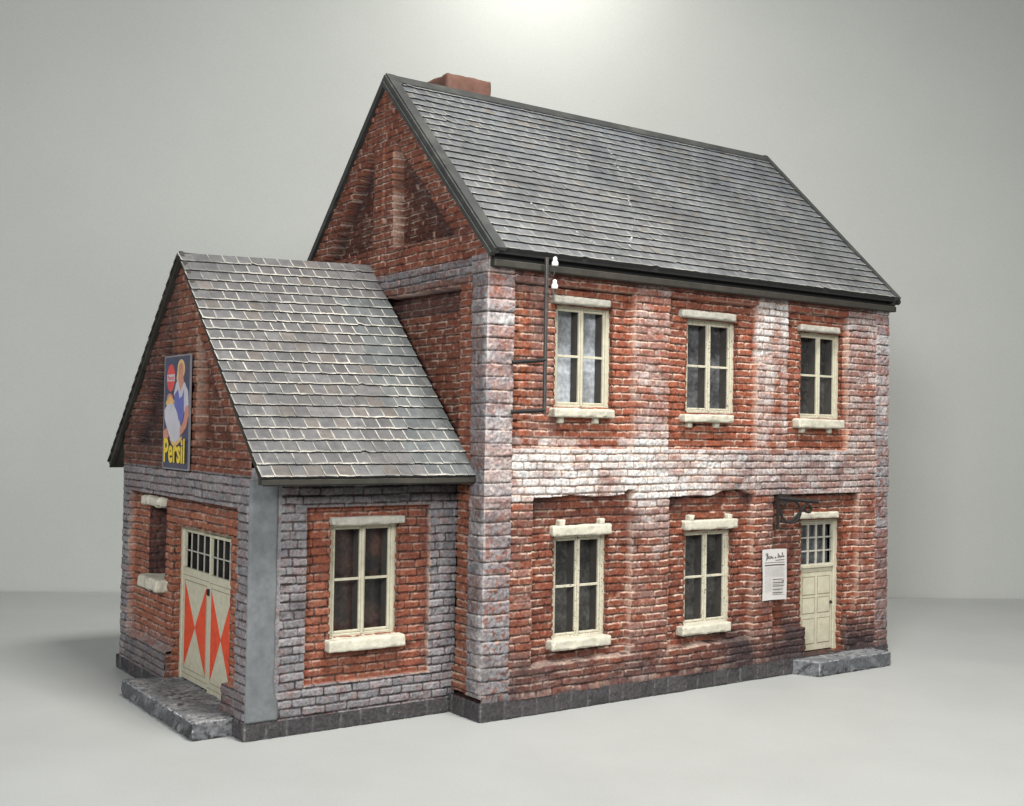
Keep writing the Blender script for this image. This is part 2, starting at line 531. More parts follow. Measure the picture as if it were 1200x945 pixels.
    lowest = base.copy()
    for sh in ((k, 0), (-k, 0), (0, k), (0, -k)):
        lowest = np.minimum(lowest, np.roll(base, sh, (0, 1)))
    lowest[:k + 1] = base[:k + 1]; lowest[-k - 1:] = base[-k - 1:]; lowest[:, :k + 1] = base[:, :k + 1]; lowest[:, -k - 1:] = base[:, -k - 1:]
    arris = ((base - lowest) > .12) * zn.get('arris', 1.0) * ss(.30, .62, fbm(u * 1.9 + 5, v * 1.9, seed + 67, 3))
    c = lerp(c, np.broadcast_to(C(.36, .25, .19), u.shape + (3,)), arris * .7)
    if corners:
        ce = np.zeros_like(u)
        for (ue, sgn, sd) in corners: ce = np.maximum(ce, ss(.09, .02, abs(u - ue)))
        c = lerp(c, np.broadcast_to(C(.45, .43, .42), u.shape + (3,)), ce * ss(.42, .62, fbm(u * 0, v * 2.2, 68, 3)) * .5 * zn.get('cedge', 1.0))
    if 'ledge' in zn: c = lerp(c, np.broadcast_to(C(.52, .40, .33), u.shape + (3,)), rimx * .45)
    soot_shade = np.clip(zn.get('soot_shade', 0) + 0 * u, 0, 1) * (.55 + .9 * fbm(u * 1.1, v * 1.1, seed + 66, 4))  # soot wash together with painted eave and recess shade
    c = lerp(c, np.broadcast_to(C(.03, .022, .024), u.shape + (3,)), np.clip(soot_shade, 0, .93))
    pts = o + (u + shift)[..., None] * ud + v[..., None] * vd + hh[..., None] * nd
    i = (np.arange(nu)[:, None] * (nv + 1) + np.arange(nv)[None, :])
    f = np.stack([i, i + nv + 1, i + nv + 2, i + 1], -1)
    cu = (us[:-1] + us[1:])[:, None] / 2 + 0 * i; cv = (vs[:-1] + vs[1:])[None, :] / 2 + 0 * i
    ok = np.ones(i.shape, bool)
    for (a, b, c_, d_) in holes:
        ok &= ~inbox(cu, cv, a, b, c_, d_)
    if keep is not None:
        ok &= keep(cu, cv)
    f = f[ok]
    if np.dot(np.cross(ud, vd), nd) < 0:
        f = f[:, ::-1]
    return pts.reshape(-1, 3), f, c.reshape(-1, 3)


class Relief:
    def __init__(s): s.p, s.f, s.c, s.n = [], [], [], 0

    def add(s, *a, **k):
        p, f, c = relief(*a, **k)
        s.p.append(p); s.f.append(f + s.n); s.c.append(c); s.n += len(p)

    def jambs(s, o, ud, vd, nd, hole, front, depth, zone, seed, res=.05, ch=.285, sides='lrtb'):
        """the four brick reveals of an opening, from depth 'front' to 'front - depth'"""
        a, b, c, d = hole
        inn = -nd
        base = o + nd * front
        if 'l' in sides: s.add(base + ud * a, inn, vd, ud, -.03, depth, c, d, res, res * .8, zone, seed=seed, ch=ch)
        if 'r' in sides: s.add(base + ud * b, inn, vd, -ud, -.03, depth, c, d, res, res * .8, zone, seed=seed, ch=ch)
        if 't' in sides: s.add(base + vd * d, ud, inn, -vd, a, b, -.03, depth, res, res, zone, seed=seed, ch=ch)
        if 'b' in sides: s.add(base + vd * c, ud, inn, vd, a, b, -.03, depth, res, res, zone, seed=seed, ch=ch)

    def build(s, name, mat, parent):
        p = np.concatenate(s.p); f = np.concatenate(s.f); c = np.concatenate(s.c)
        used = np.zeros(len(p), bool); used[f.ravel()] = True
        mp = np.cumsum(used) - 1
        return raw_mesh(name, p[used], mp[f], mat, parent, colors=np.clip(c[used], 0, 1), smooth=True)


O3 = np.zeros(3)
house = empty('brick_house', (8, 6, 0))
tag(house, 'weathered red brick two storey model house with slate roofs and a lower gabled annex', 'house')

# window openings on the front: x0, x1, z0, z1
UPW = [(3.15, 5.83, 10.80, 14.50), (9.62, 12.40, 10.75, 14.42), (16.22, 18.90, 10.66, 14.32)]
LOW = [(3.22, 5.75, 2.42, 6.15), (9.64, 12.27, 2.38, 6.10)]
DOOR = (16.38, 19.05, .62, 6.32)
FR = .30                                     # panel recess on the front


def front_zone(u, v):
    pan = np.zeros_like(u)
    for b in ((1.12, 6.74, 9.3, 15.16), (8.46, 13.35, 9.3, 15.2), (15.15, 19.02, 9.3, 15.1)):
        pan = np.maximum(pan, inbox(u, v, *b))
    wv = .05 * np.sin(u * 2.1) + .06 * (vn(u * 1.3, u * 0, 5) - .5)
    lowtop1 = 7.60 + wv * .6 + .17 * ss(6.2, 6.4, u) * ss(6.9, 6.6, u)
    lowtop2 = 7.50 + wv * .5 + .20 * ss(10.6, 11.5, u) * ss(13.0, 12.5, u)
    for (a, b, t, z0) in ((2.08, 6.68, lowtop1, 1.72), (8.55, 13.2, lowtop2, 1.72), (14.38, 19.85, 7.45, .72)):
        pan = np.maximum(pan, (u > a) & (u < b) & (v > z0 + .03 * np.sin(u * 5)) & (v < t))
    blk = inbox(u, v, 14.3, 16.38, .5, 1.85) | inbox(u, v, 19.05, 20.95, .5, 2.15) | inbox(u, v, 19.6, 20.95, .5, 2.9)
    h = -FR * pan
    h = np.where(blk, .02, h)
    # the courses under the lower windows step out a little; the white band stands proud
    h = h + .10 * inbox(u, v, 1.1, 21.0, .5, 1.69) * (~blk)
    band = (v > 7.45) & (v < 9.32) & (pan < .5)
    h = h + .03 * band
    q = ((u < 1.1) | (u > 20.9)).astype(float)
    h = h + .05 * q
    up = v > 9.3
    n = fbm(u * .6, v * .6, 301, 4)
    pil = ((u > 6.74) & (u < 8.46) | (u > 13.35) & (u < 15.15) | (u > 19.02) & (u < 20.9)) & up
    lop = ((u > 6.68) & (u < 8.55) | (u > 13.2) & (u < 14.38) | (u > 1.1) & (u < 2.08) | (u > 19.85) & (u < 20.9)) & (~up)
    white = band * (.18 + .58 * ss(17, 7, u)) * (q < .5) * (.55 + .9 * ss(.3, .65, fbm(u * .45, v * .9, 333, 4)))
    white = white + .25 * np.exp(-((u - 8.0) / 2.2) ** 2) * band
    white = np.where(band & (u > 4.9) & (u < 6.2) & (v < 8.6), white - .45, white)
    pw = (.35 + 1.1 * ss(.35, .65, fbm(u * 2.2, v * .35, 444, 4))) * 1.5 * ((u > 13.35) & (u < 15.15) & up) * (.16 + .30 * ss(12.5, 15.2, v)) + ((u > 6.74) & (u < 8.46) & up) * (.10 + .26 * ss(11.5, 9.3, v)) \
        + ((u > 19.02) & (u < 20.9) & up) * (.08 + .12 * ss(10.8, 9.5, v) + .1 * ss(14, 15.5, v))
    white = white + pw
    white = white + ((u > 6.68) & (u < 8.55) & (v < 7.5)) * .30 * ss(4.6, 7.5, v) + ((u > 1.1) & (u < 8.6) & up & (v < 9.75)) * .3
    white = white + q * (u < 2) * (.50 * np.exp(-((v - 8.3) / 1.0) ** 2) + .22 * np.exp(-((v - 11.5) / 2.6) ** 2)) + q * (u > 15) * .12 * ss(9, 12, v)
    pink = pil * .36 + lop * .26 + q * (u < 2) * .10 + ((u > 2.0) & (u < 6.8) & (v < 1.75)) * .30 + band * .35
    pink = pink + (inbox(u, v, 2.0, 3.3, 9.3, 15.0)) * .32
    grey = q * (.66 + .14 * ss(9, 2, v)) * (u < 2) + q * (u > 15) * (.72 - .3 * ss(8, 4, v))
    grey = grey + band * .55 * ss(9, 14, u)
    grey = grey + pil * (u > 19) * .34 + ((v > 14.4) & (v < 15.3) & (u > 13.3)) * .35 * pil
    grey = grey + ((u > 1.1) & (u < 3.0) & (v > 14.9)) * .25
    soot_shade = .5 * ss(14.8, 15.7, v) * (q < .5) + .45 * ss(15.2, 15.9, v) * q  # both terms paint eave shade along the wall top
    soot_shade = soot_shade + .6 * pan * (ss(6.75, 7.35, v) * (v < 8.2)) * (.35 + ss(4.2, 2.1, u) + ss(10.2, 8.6, u) * (u > 8) + ss(12.2, 13.2, u) * (u < 13.3) + (u > 14) * .3)
    soot_shade = soot_shade + .48 * ss(3.2, 1.0, v) * ss(7, 16, u) + .50 * ss(2.6, .7, v) * (q < .5) + .30 * ss(.5, .75, fbm(u * .5, v * .6, 555, 4)) * (v < 7)
    soot_shade = soot_shade + .5 * np.exp(-((u - 18.3) / .28) ** 2 - ((v - 8.5) / .3) ** 2) + .55 * np.exp(-((u - 2.55) / .32) ** 2) * inbox(u, v, 1.2, 4, 9.5, 15)*ss(.35,.65,fbm(u*.7,v*.7,77,3))
    soot_shade = soot_shade + .75 * np.exp(-((u - 14.5) / .5) ** 2) * inbox(u, v, 13.9, 15.6, 3.0, 7.6) * .55 + .35 * inbox(u, v, 15.2, 16.38, 1.0, 6.6)
    soot_shade = soot_shade + .25 * q * (u < 2) * ss(3.2, 1.0, v)
    orange = .25 * pan * up * ss(.45, .7, n) + (inbox(u, v, 1.1, 1.75, 10, 15)) * .5
    tone = .90 + .10 * up - .12 * (v < 7) + .12 * inbox(u, v, 18.9, 21, 2, 7)
    purple = ss(3.0, 1.0, v)
    gtone = 1.05 + 0 * u
    lz = 1.72 + .03 * np.sin(u * 5)
    ledge = ss(.07, .03, np.abs(v - lz + .03)) * (((u > 2.1) & (u < 6.7)) | ((u > 8.55) & (u < 13.2)))
    return dict(h=h, ledge=ledge, quoin=q, white=white, pink=pink * (1 - .5 * purple), grey=np.clip(grey + .12 * purple, 0, 1), soot_shade=soot_shade, orange=orange, tone=tone,
                vlight=.45 + 0 * u, gtone=gtone, rim=.8, mlight=.3, wear=.95)


def plain_zone(dark=1.0, soot_shade=.0, orange=0.0):
    def z(u, v):
        return dict(h=0, tone=dark, soot_shade=soot_shade, orange=orange + 0 * u, rim=.5, gtone=1 + 0 * u, mlight=.3)
    return z


wall = Relief()
R = .028
ZB = .78
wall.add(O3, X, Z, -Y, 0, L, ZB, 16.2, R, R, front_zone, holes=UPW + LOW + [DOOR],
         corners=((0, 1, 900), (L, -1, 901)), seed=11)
for i, hl in enumerate(UPW + LOW + [DOOR]):
    wall.jambs(O3, X, Z, -Y, hl, -FR, .55, plain_zone(.95, .12, .15), 40 + i)


def gable_slope(y):
    return RZ - .98 * abs(y - 7.49)


def gable_zone(u, v):            # u = y along the gable
    t1 = tri(u, v, (6.80, 21.25), (2.25, 16.9), (6.75, 16.95)); t2 = tri(u, v, (8.40, 21.25), (12.7, 16.95), (8.40, 17.05))
    pan = t1 | t2 | inbox(u, v, 1.75, 13.2, 1.6, 15.02 + 0 * u)
    band = (v > 15.3) & (v < 15.95)
    h = -.34 * pan - .12 * (t1 | t2) - .22 * inbox(u, v, 1.75, 13.2, 1.6, 15.02 + 0 * u) + .04 * band
    q = ((u < .9) & (v < 16.0)).astype(float)
    h = h + .05 * q
    seam = np.exp(-((u - 7.55) / .05) ** 2) * (v > 15.9)
    seam2 = ((u > 6.68) & (u < 6.86) & (v > 16.95) & (v < 21.0)).astype(float)
    h = h + .06 * seam
    soot_shade = .20 + .5 * pan * (v > 14.2) * (v < 15.1) + .45 * t1 * ss(2.0, .3, np.abs((v - 16.9) - (u - 2.25) * .955)) + .45 * t2 * ss(1.1, 0, np.abs((v - 16.95) - (12.7 - u) * .955))  # bands in the triangles and at the panel top are painted recess shade
    grey = band * .8 + q * .8 + ((v > 15.0) & (v < 15.32)) * .3
    white = q * (u < .25) * .10 + q * .14 * ss(.5, .7, fbm(u, v * .7, 5, 3))
    orange = np.clip(.75 * seam + .5 * seam2 + .35 * inbox(u, v, .9, 1.75, 1, 9) + .25 * (fbm(u * .5, v * .5, 71, 3) > .55), 0, 1)
    tone = .66 - .30 * (t1 | t2) + .22 * inbox(u, v, .9, 1.8, 0, 15) + .12 * (1 - pan) * (v > 15.9)  # lower tone inside the triangles adds recess shade to the colour
    return dict(h=h, quoin=q, grey=grey, soot_shade=soot_shade, white=white, orange=orange, tone=tone, vlight=.6 + .4 * (v > 15.9), gtone=.85 + 0 * u, arris=1 - .85 * (v > 16) * (np.abs(u - 7.6) > 1.1), rim=.75, mlight=.25, pink=q * .12, wear=.7)


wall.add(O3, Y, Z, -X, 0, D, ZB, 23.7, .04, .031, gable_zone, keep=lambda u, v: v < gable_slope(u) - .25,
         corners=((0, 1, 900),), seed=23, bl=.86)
wall.add(np.array([L, 0, 0]), Y, Z, X, 0, D, ZB, 23.7, .09, .08, lambda u, v: dict(h=0, quoin=(u < .9) & (v < 16), grey=(u < .9) * (v < 16) * .8, tone=.9, gtone=1 + 0 * u, soot_shade=.1),
         keep=lambda u, v: v < gable_slope(u) - .25, corners=((0, 1, 901),), seed=24)
wall.add(np.array([0, D, 0]), X, Z, Y, 0, L, ZB, 16.2, .11, .09, plain_zone(.95, .1), seed=25)
stz = lambda u, v: dict(h=0, tone=.6, grey=.25 + 0 * u, gtone=.8 + 0 * u, soot_shade=.25, orange=.2 + 0 * u, rim=.5)
wall.add(np.array([DOOR[0], 0, 0]), Y, Z, X, -.02, .32, .5, 1.85, .05, .04, stz, seed=46)
wall.add(np.array([DOOR[1], 0, 0]), Y, Z, -X, -.02, .32, .5, 2.15, .05, .04, stz, seed=47)
wall_o = wall.build('wall', M['brick'], house)
tag(wall_o, 'red brick main wall with whitewashed band and grey corner stones')

# ------------------------------------------------------------------ annex walls
AW = (-4.70, -2.12, 2.92, 6.70)              # side window opening (x0,x1,z0,z1)
NICHE = (10.45, 12.35, 4.05, 6.95)           # y0,y1,z0,z1 on the annex gable
ADOOR = (3.95, 9.55, .50, 6.25)
oS = np.array([0, A0, 0.]); oA = np.array([-A, 0, 0.])


def aside_zone(u, v):            # u = x (negative)
    wob = .06 * np.sin(v * 3.3)
    pan = inbox(u, v, -5.65, -.95, 1.5, 7.30)
    h = -.22 * pan
    strip = (u < -6.52).astype(float)
    q = 0 * u
    grey = (1 - pan) * .97 + pan * .2 * ss(-5.2, -5.65, u) * ss(.5, .7, fbm(u, v, 9, 3))
    soot_shade = .48 * ss(7.0, 8.0, v) * ss(-6.6, -5.2, u) + .18 + .2 * ss(1.0, .5, v) + .5 * np.exp(-((u + 5.85) / .35) ** 2 - ((v - 4.1) / .35) ** 2) + .3 * ss(-1.4, -.9, u) * pan  # first term paints eave shade along the top courses
    orange = pan * .35 * ss(.45, .65, fbm(u * .6, v * .6, 91, 3))
    return dict(h=h, grey=grey, soot_shade=soot_shade, orange=orange, tone=.92, smooth=strip * .9, gtone=1.0 + 0 * u, rim=.45, mlight=.3, wear=.35)


def agable_zone(u, v):           # u = y
    t1 = tri(u, v, (7.0, 13.45), (3.2, 9.1), (6.95, 9.15)); t2 = tri(u, v, (9.6, 13.6), (14.0, 9.15), (9.6, 9.12))
    lowpan = inbox(u, v, 2.95, 14.35, 1.55, 7.25) | inbox(u, v, 3.45, 9.55, .5, 3)
    pan = t1 | t2 | lowpan
    h = -.26 * pan - .14 * (t1 | t2)
    blk = inbox(u, v, 9.55, 14.45, .45, 1.5 - .05 * np.sin(u * 3)) | inbox(u, v, 2.0, 3.97, .45, 1.47)
    h = np.where(blk, .02, h)
    q = ((u < A0 + 1.05) & (v < 8.3) | (u > 14.35) & (v < 8.3)).astype(float)
    band = (v > 7.25) & (v < 8.35)
    grey = np.clip(band * .97 + (q > .5) * .95 + blk * .8 + .55 * ss(2.5, 1.5, v) * (u > 9.0), 0, 1)
    soot_shade = .25 + .45 * (.9 * t1 * ss(2.0, .3, np.abs((v - 9.1) - (u - 3.2) * 1.145)) + .9 * t2 * ss(1.4, 0, np.abs((v - 9.15) - (14 - u) * 1.01))) + .32 * (u > 9) * (v > 8.3) + .18 * blk  # the two triangle terms are recess shade painted into the colour
    soot_shade = soot_shade + .25 * lowpan * ss(6.6, 7.2, v)
    orange = np.clip(lowpan * .45 + .3 * inbox(u, v, 6.9, 9.6, 9, 15) + .2, 0, 1) * (.5 + fbm(u * .5, v * .7, 81, 3))
    return dict(h=h, grey=grey, soot_shade=soot_shade, orange=orange, tone=.82 - .34 * (t1 | t2) + .62 * (v < 8.3), vlight=.7 + 0 * u, gtone=1.2 - .2 * blk, arris=1 - .85 * (v > 8.5) * (np.abs(u - 8.3) > 1.5), rim=.6, mlight=.3, wear=.35)  # triangles get a lower tone as painted recess shade


def aslope(y):
    return ARZ - .99 * abs(y - AM)


an = Relief()
an.add(oS, X, Z, -Y, -A, 0.12, .48, 8.6, R, R, aside_zone, holes=[AW], corners=((-A, 1, 910),), seed=31, bl=.80)
an.jambs(oS, X, Z, -Y, AW, -.22, .55, plain_zone(1.0, .12, .35), 60)
an.add(oA, Y, Z, -X, A0, A1, .48, 16.2, .045, .031, agable_zone, holes=[NICHE, (3.95, 9.55, .40, 6.25)], keep=lambda u, v: v < aslope(u) - .22, corners=((A0, 1, 910), (A1, -1, 911)), seed=32, bl=.9)
an.jambs(oA, Y, Z, -X, NICHE, -.26, 1.3, plain_zone(.7, .75, .1), 61)  # niche reveals are coloured much darker than the other reveals
an.jambs(oA, Y, Z, -X, ADOOR, -.26, .6, plain_zone(1.0, .10, .45), 62, sides='lrt')
an.add(np.array([0, A1, 0]), X, Z, Y, -A, 0, .48, 8.6, .1, .09, plain_zone(.9, .1), corners=((-A, 1, 911),), seed=33)
an.add(np.array([0, ADOOR[1], 0]), X, Z, -Y, -A - .02, -A + .28, .45, 1.46, .05, .04, stz, seed=63)
an.add(np.array([0, 3.95, 0]), X, Z, Y, -A - .02, -A + .6, .45, 1.45, .05, .04, stz, seed=64)
an.add(np.array([0, 0, 1.45]), Y, X, Z, 3.3, 3.95, -A, -A + .6, .05, .05, stz, seed=65)
an_o = an.build('annex_wall', M['brick'], house)
tag(an_o, 'annex wall of red brick panels framed in grey painted bricks')
pl = MB()


# grey filler strip at the annex corner: a smooth patch lying over the bricks
def filler():
    nu, nv = 24, 110
    a, b = np.meshgrid(np.linspace(0, 1, nu + 1), np.linspace(0, 1, nv + 1), indexing='ij')
    z = .56 + b * (8.22 - .56)
    wid = 1.03 + .14 * ss(1.6, .9, z) * 1.0 + .04 * (fbm(0 * b, z * 1.4, 4, 3) - .5)
    x = -A - .035 + a * wid
    y = A0 - .06 + .03 * (fbm(a * 2, z * .8, 8, 4) - .5) + .09 * ss(.9, 1, a) + .05 * ss(.1, 0, a)
    p = np.stack([x, y, z], -1).reshape(-1, 3)
    i = np.arange(nu)[:, None] * (nv + 1) + np.arange(nv)[None, :]
    f = np.stack([i, i + nv + 1, i + nv + 2, i + 1], -1).reshape(-1, 4)
    o = raw_mesh('filler_strip', p, f, M['plaster'], house, smooth=True)
    sm = o.modifiers.new('thick', 'SOLIDIFY'); sm.thickness = .06 * U; sm.offset = -1
    return tag(o, 'smooth blue-grey filler strip on the annex corner')


filler()

# ------------------------------------------------------------------ plinths and steps


def plinth_zone(u, v):
    return dict(h=0, tone=.4, grey=.995 + 0 * u, gtone=.17 + .14 * fbm(u * .8, v * 2, 99, 3), mortc=(.12, .125, .13), soot_shade=.10, rim=.3, mlight=.0, wear=.0, cedge=.35, smooth=.45)


pr = Relief()
p, zt = .09, .66
for (o, ud, nd, u0, u1) in ((np.array([0, -p, 0]), X, -Y, -p, L + p), (np.array([-p, 0, 0]), Y, -X, -p, D + p), (np.array([L + p, 0, 0]), Y, X, -p, D + p), (np.array([0, D + p, 0]), X, Y, -p, L + p)):
    pr.add(o, ud, Z, nd, u0, u1, 0.0, zt, .045, .04, plinth_zone, corners=((u0, 1, 920), (u1, -1, 920)), seed=51, ch=.71, bl=.78)
pr.add(np.array([0, 0, zt]), X, Y, Z, -p + .06, L + p - .06, -p + .06, 1.2, .08, .06, lambda u, v: dict(h=-.02, smooth=1.0, grey=1 + 0 * u, gtone=.10 + 0 * u), seed=52)  # nearly black top paints the shade of the gap under the wall
pr.add(np.array([0, 0, zt]), X, Y, Z, -p + .06, .5, 1.0, D, .08, .09, lambda u, v: dict(h=-.02, smooth=1.0, grey=1 + 0 * u, gtone=.10 + 0 * u), seed=53)  # same painted gap shade along the gable
tag(pr.build('plinth', M['plinth'], house), 'dark grey stone plinth of the main building')
ap = Relief()
zt2 = .53
for (o, ud, nd, u0, u1) in ((np.array([0, A0 - p, 0]), X, -Y, -A - p, -.1), (np.array([-A - p, 0, 0]), Y, -X, A0 - p, A1 + p), (np.array([0, A1 + p, 0]), X, Y, -A - p, -.1)):
    ap.add(o, ud, Z, nd, u0, u1, 0.0, zt2, .045, .04, plinth_zone, corners=((u0, 1, 921), (u1, -1, 921)), seed=55, ch=.6, bl=.86)
ap.add(np.array([0, 0, zt2]), X, Y, Z, -A - p + .06, -.1, A0 - p + .05, A0 + .6, .08, .06, lambda u, v: dict(h=-.02, smooth=1.0, grey=1 + 0 * u, gtone=.4 + 0 * u), seed=56)
ap.add(np.array([0, 0, zt2]), X, Y, Z, -A - p + .06, -A + .9, A0 + .5, A1 + p - .05, .06, .08, lambda u, v: dict(h=-.02, smooth=1.0, grey=1 + 0 * u, gtone=.4 + 0 * u), seed=57)
tag(ap.build('annex_plinth', M['plinth'], house), 'dark grey stone plinth of the annex')
M['step'] = paint('worn_step_stone', (.10, .103, .11), .7, var=.6, scale=260, stain=(.27, .27, .28), stain_lo=.47, bump=1.0, chips=.04, chipcol=(.03, .03, .03, 1))
def slant(o):
    for q_ in o.data.vertices:
        x, y = q_.co.x / U, q_.co.y / U
        q_.co.x -= U * .52 * max(0, min(1, (y + 1.1) / 1.1)) * max(0, 1 - (x - 16) / 4.6)


st = stone('step', 16.0, 20.68, -1.11, .55, 0, .61, M['plinth'], house, r=.035, amp=.045, res=.045, seed=3, chip=.09, tint=((.085, .09, .096), (.20, .205, .21), (.36, .37, .38)))
slant(st)
tag(st, 'grey stone step below the front door')
st2 = stone('step', -9.03, -7.0, 2.74, 10.1, 0, .585, M['plinth'], house, r=.035, amp=.06, res=.045, seed=6, chip=.12, tint=((.085, .088, .094), (.215, .21, .21), (.46, .48, .49)))
tag(st2, 'long chipped stone step before the double door')


# ------------------------------------------------------------------ windows
def window(o, ud, nd, hole, depth, lintel, sill, kind, pane, chips=False, lean=0.0, label=None, stl=.30, mul=.24):
    """casement: frame (own mesh) > pane, lintel, sill. o + ud*u + Z*z + nd*h"""
    u0, u1, z0, z1 = hole

    def bx(mb, a, b, c, d, h0, h1, m=0, c_=.02):
        v0 = o + ud * a + Z * c + nd * h0; v1 = o + ud * b + Z * d + nd * h1
        lo, hi = np.minimum(v0, v1), np.maximum(v0, v1)
        mb.box(lo[0], hi[0], lo[1], hi[1], lo[2], hi[2], m, c_)
    f = MB()
    hf, hb = depth, depth - .12
    mid = (u0 + stl + u1 - .22) / 2 + lean
    tz = z0 + (z1 - z0) * .505
    fr = [(u0 - .05, u0 + stl - .1, z0 - .05, z1 + .05), (u1 - .16, u1 + .05, z0 - .05, z1 + .05),
          (u0 + stl - .1, u1 - .16, z1 - .10, z1 + .05), (u0 + stl - .1, u1 - .16, z0 - .05, z0 + .10)]
    for a in fr: bx(f, *a, hb, hf)
    # two sashes, slightly behind
    s0, s1, sz0, sz1 = u0 + stl - .1, u1 - .16, z0 + .10, z1 - .10
    for (a, b) in ((s0, mid - .015), (mid + .015, s1)):
        w = .095
        bx(f, a, a + w, sz0, sz1, hb - .02, hf - .03)
        bx(f, b - w, b, sz0, sz1, hb - .02, hf - .03)
        bx(f, a + w, b - w, sz0, sz0 + w, hb - .02, hf - .035)
        bx(f, a + w, b - w, sz1 - w, sz1, hb - .02, hf - .035)
        bx(f, a + w, b - w, tz - .045, tz + .045, hb, hf - .05, 0, .01)
        # dark unpainted back of the frame
        for (c, d) in ((a, a + w), (b - w, b)):
            bx(f, c + .01, d - .01, sz0, sz1, hb - .42, hb - .03, 1, 0)
    bx(f, mid - .05, mid + .05, z0 + .05, z1 - .1, hb - .01, hf + .03)
    bx(f, u0 - .06, u0 + .06, z0, z1, hb - .42, hb - .01, 1, 0); bx(f, u1 - .12, u1 + .06, z0, z1, hb - .42, hb - .01, 1, 0)
    w = f.build('window', [M['creamchip'] if chips else M['cream'], M['liner']], house)
    if label: tag(w, label)
    q = MB(); bx(q, u0 - .1, u1 + .1, z0 - .1, z1 + .1, hb - .47, hb - .40, 0, 0)
    q.build('pane', M[pane], w)
    a, b, c, d, h0, h1 = lintel
    ex = []
    if kind == 'lug':
        ex = [(a + .25, a + .52, d - .05, d + .22), (b - .55, b - .30, d - .05, d + .20)]
    def st_(name, a, b, c, d, h0, h1, mats, ex, seed, **k):
        def conv(a, b, c, d, h0, h1):
            v0 = o + ud * a + Z * c + nd * h0; v1 = o + ud * b + Z * d + nd * h1
            lo, hi = np.minimum(v0, v1), np.maximum(v0, v1)
            return (lo[0], hi[0], lo[1], hi[1], lo[2], hi[2])
        return stone(name, *conv(a, b, c, d, h0, h1), mats, w, seed=seed, extra=[conv(*e) for e in ex], **k)
    st_('lintel', a, b, c, d, h0, h1, M['lintel'] if kind != 'lug' else M['sill'], [(e[0], e[1], e[2], e[3], h0, h1 - .03) for e in ex], int(a * 31) + 5)
    a, b, c, d, h0, h1 = sill
    ex = []
    if kind == 'top':
        ex = [(a + .36, a + .58, c - .22, c + .06, h1 - .6, h1 - .2), (b - .82, b - .60, c - .22, c + .06, h1 - .6, h1 - .2)]
    st_('sill', a, b, c, d, h0, h1, M['sill'], ex, int(a * 17) + 9)
    return w


fo = O3
for i, (hl, li, si, pn, ch_, ln, lb) in enumerate((
        (UPW[0], (2.95, 5.56, 14.53, 14.80, -.45, -.08), (2.92, 5.72, 10.44, 10.76, -.9, .08), 'paneblue', False, .0, 'upper window with pale bluish panes beside the mast'),
        (UPW[1], (9.20, 12.15, 14.46, 14.75, -.45, -.08), (9.25, 11.92, 10.38, 10.68, -.9, .08), 'panemid', True, .0, 'upper window with grey panes in the middle bay'),
        (UPW[2], (16.05, 18.57, 14.36, 14.63, -.45, -.08), (15.82, 18.73, 10.25, 10.62, -.9, .08), 'pane', False, .06, 'upper window above the front door'))):
    window(fo, X, -Y, hl, -.50, li, si, 'top', pn, ch_, ln, lb)
for i, (hl, li, si, pn, lb) in enumerate((
        (LOW[0], (3.06, 5.74, 6.18, 6.55, -.45, -.03), (2.98, 5.67, 2.12, 2.48, -.9, .08), 'pane', 'ground floor window nearest the grey corner stones'),
        (LOW[1], (9.46, 12.35, 6.16, 6.54, -.45, -.03), (9.28, 11.88, 2.10, 2.46, -.9, .08), 'pane', 'ground floor window beside the paper notice'))):
    window(fo, X, -Y, hl, -.50, li, si, 'lug', pn, True, 0.0, lb)
window(oS, X, -Y, AW, -.42, (-4.74, -1.98, 6.68, 6.96, -.4, .03), (-4.84, -1.97, 2.52, 2.92, -.8, .16), 'plain', 'panered', False, .0, 'annex side window with brick reflections painted on its panes')

# the small deep opening of the annex gable: dark back, stone lintel and sill
nb = MB(); nb.box(-A + 1.25, -A + 1.35, NICHE[0] - .1, NICHE[1] + .1, NICHE[2] - .1, NICHE[3] + .1)
nw = nb.build('window', M['hole'], house); tag(nw, 'deep narrow opening in the annex gable without a frame')
stone('lintel', -A - .05, -A + .5, 10.50, 12.62, 6.80, 7.16, M['sill'], nw, seed=41, r=.1, amp=.07)
stone('sill', -A - .16, -A + 1.2, 10.35, 12.50, 3.62, 4.10, M['sill'], nw, seed=42, r=.1, amp=.07)


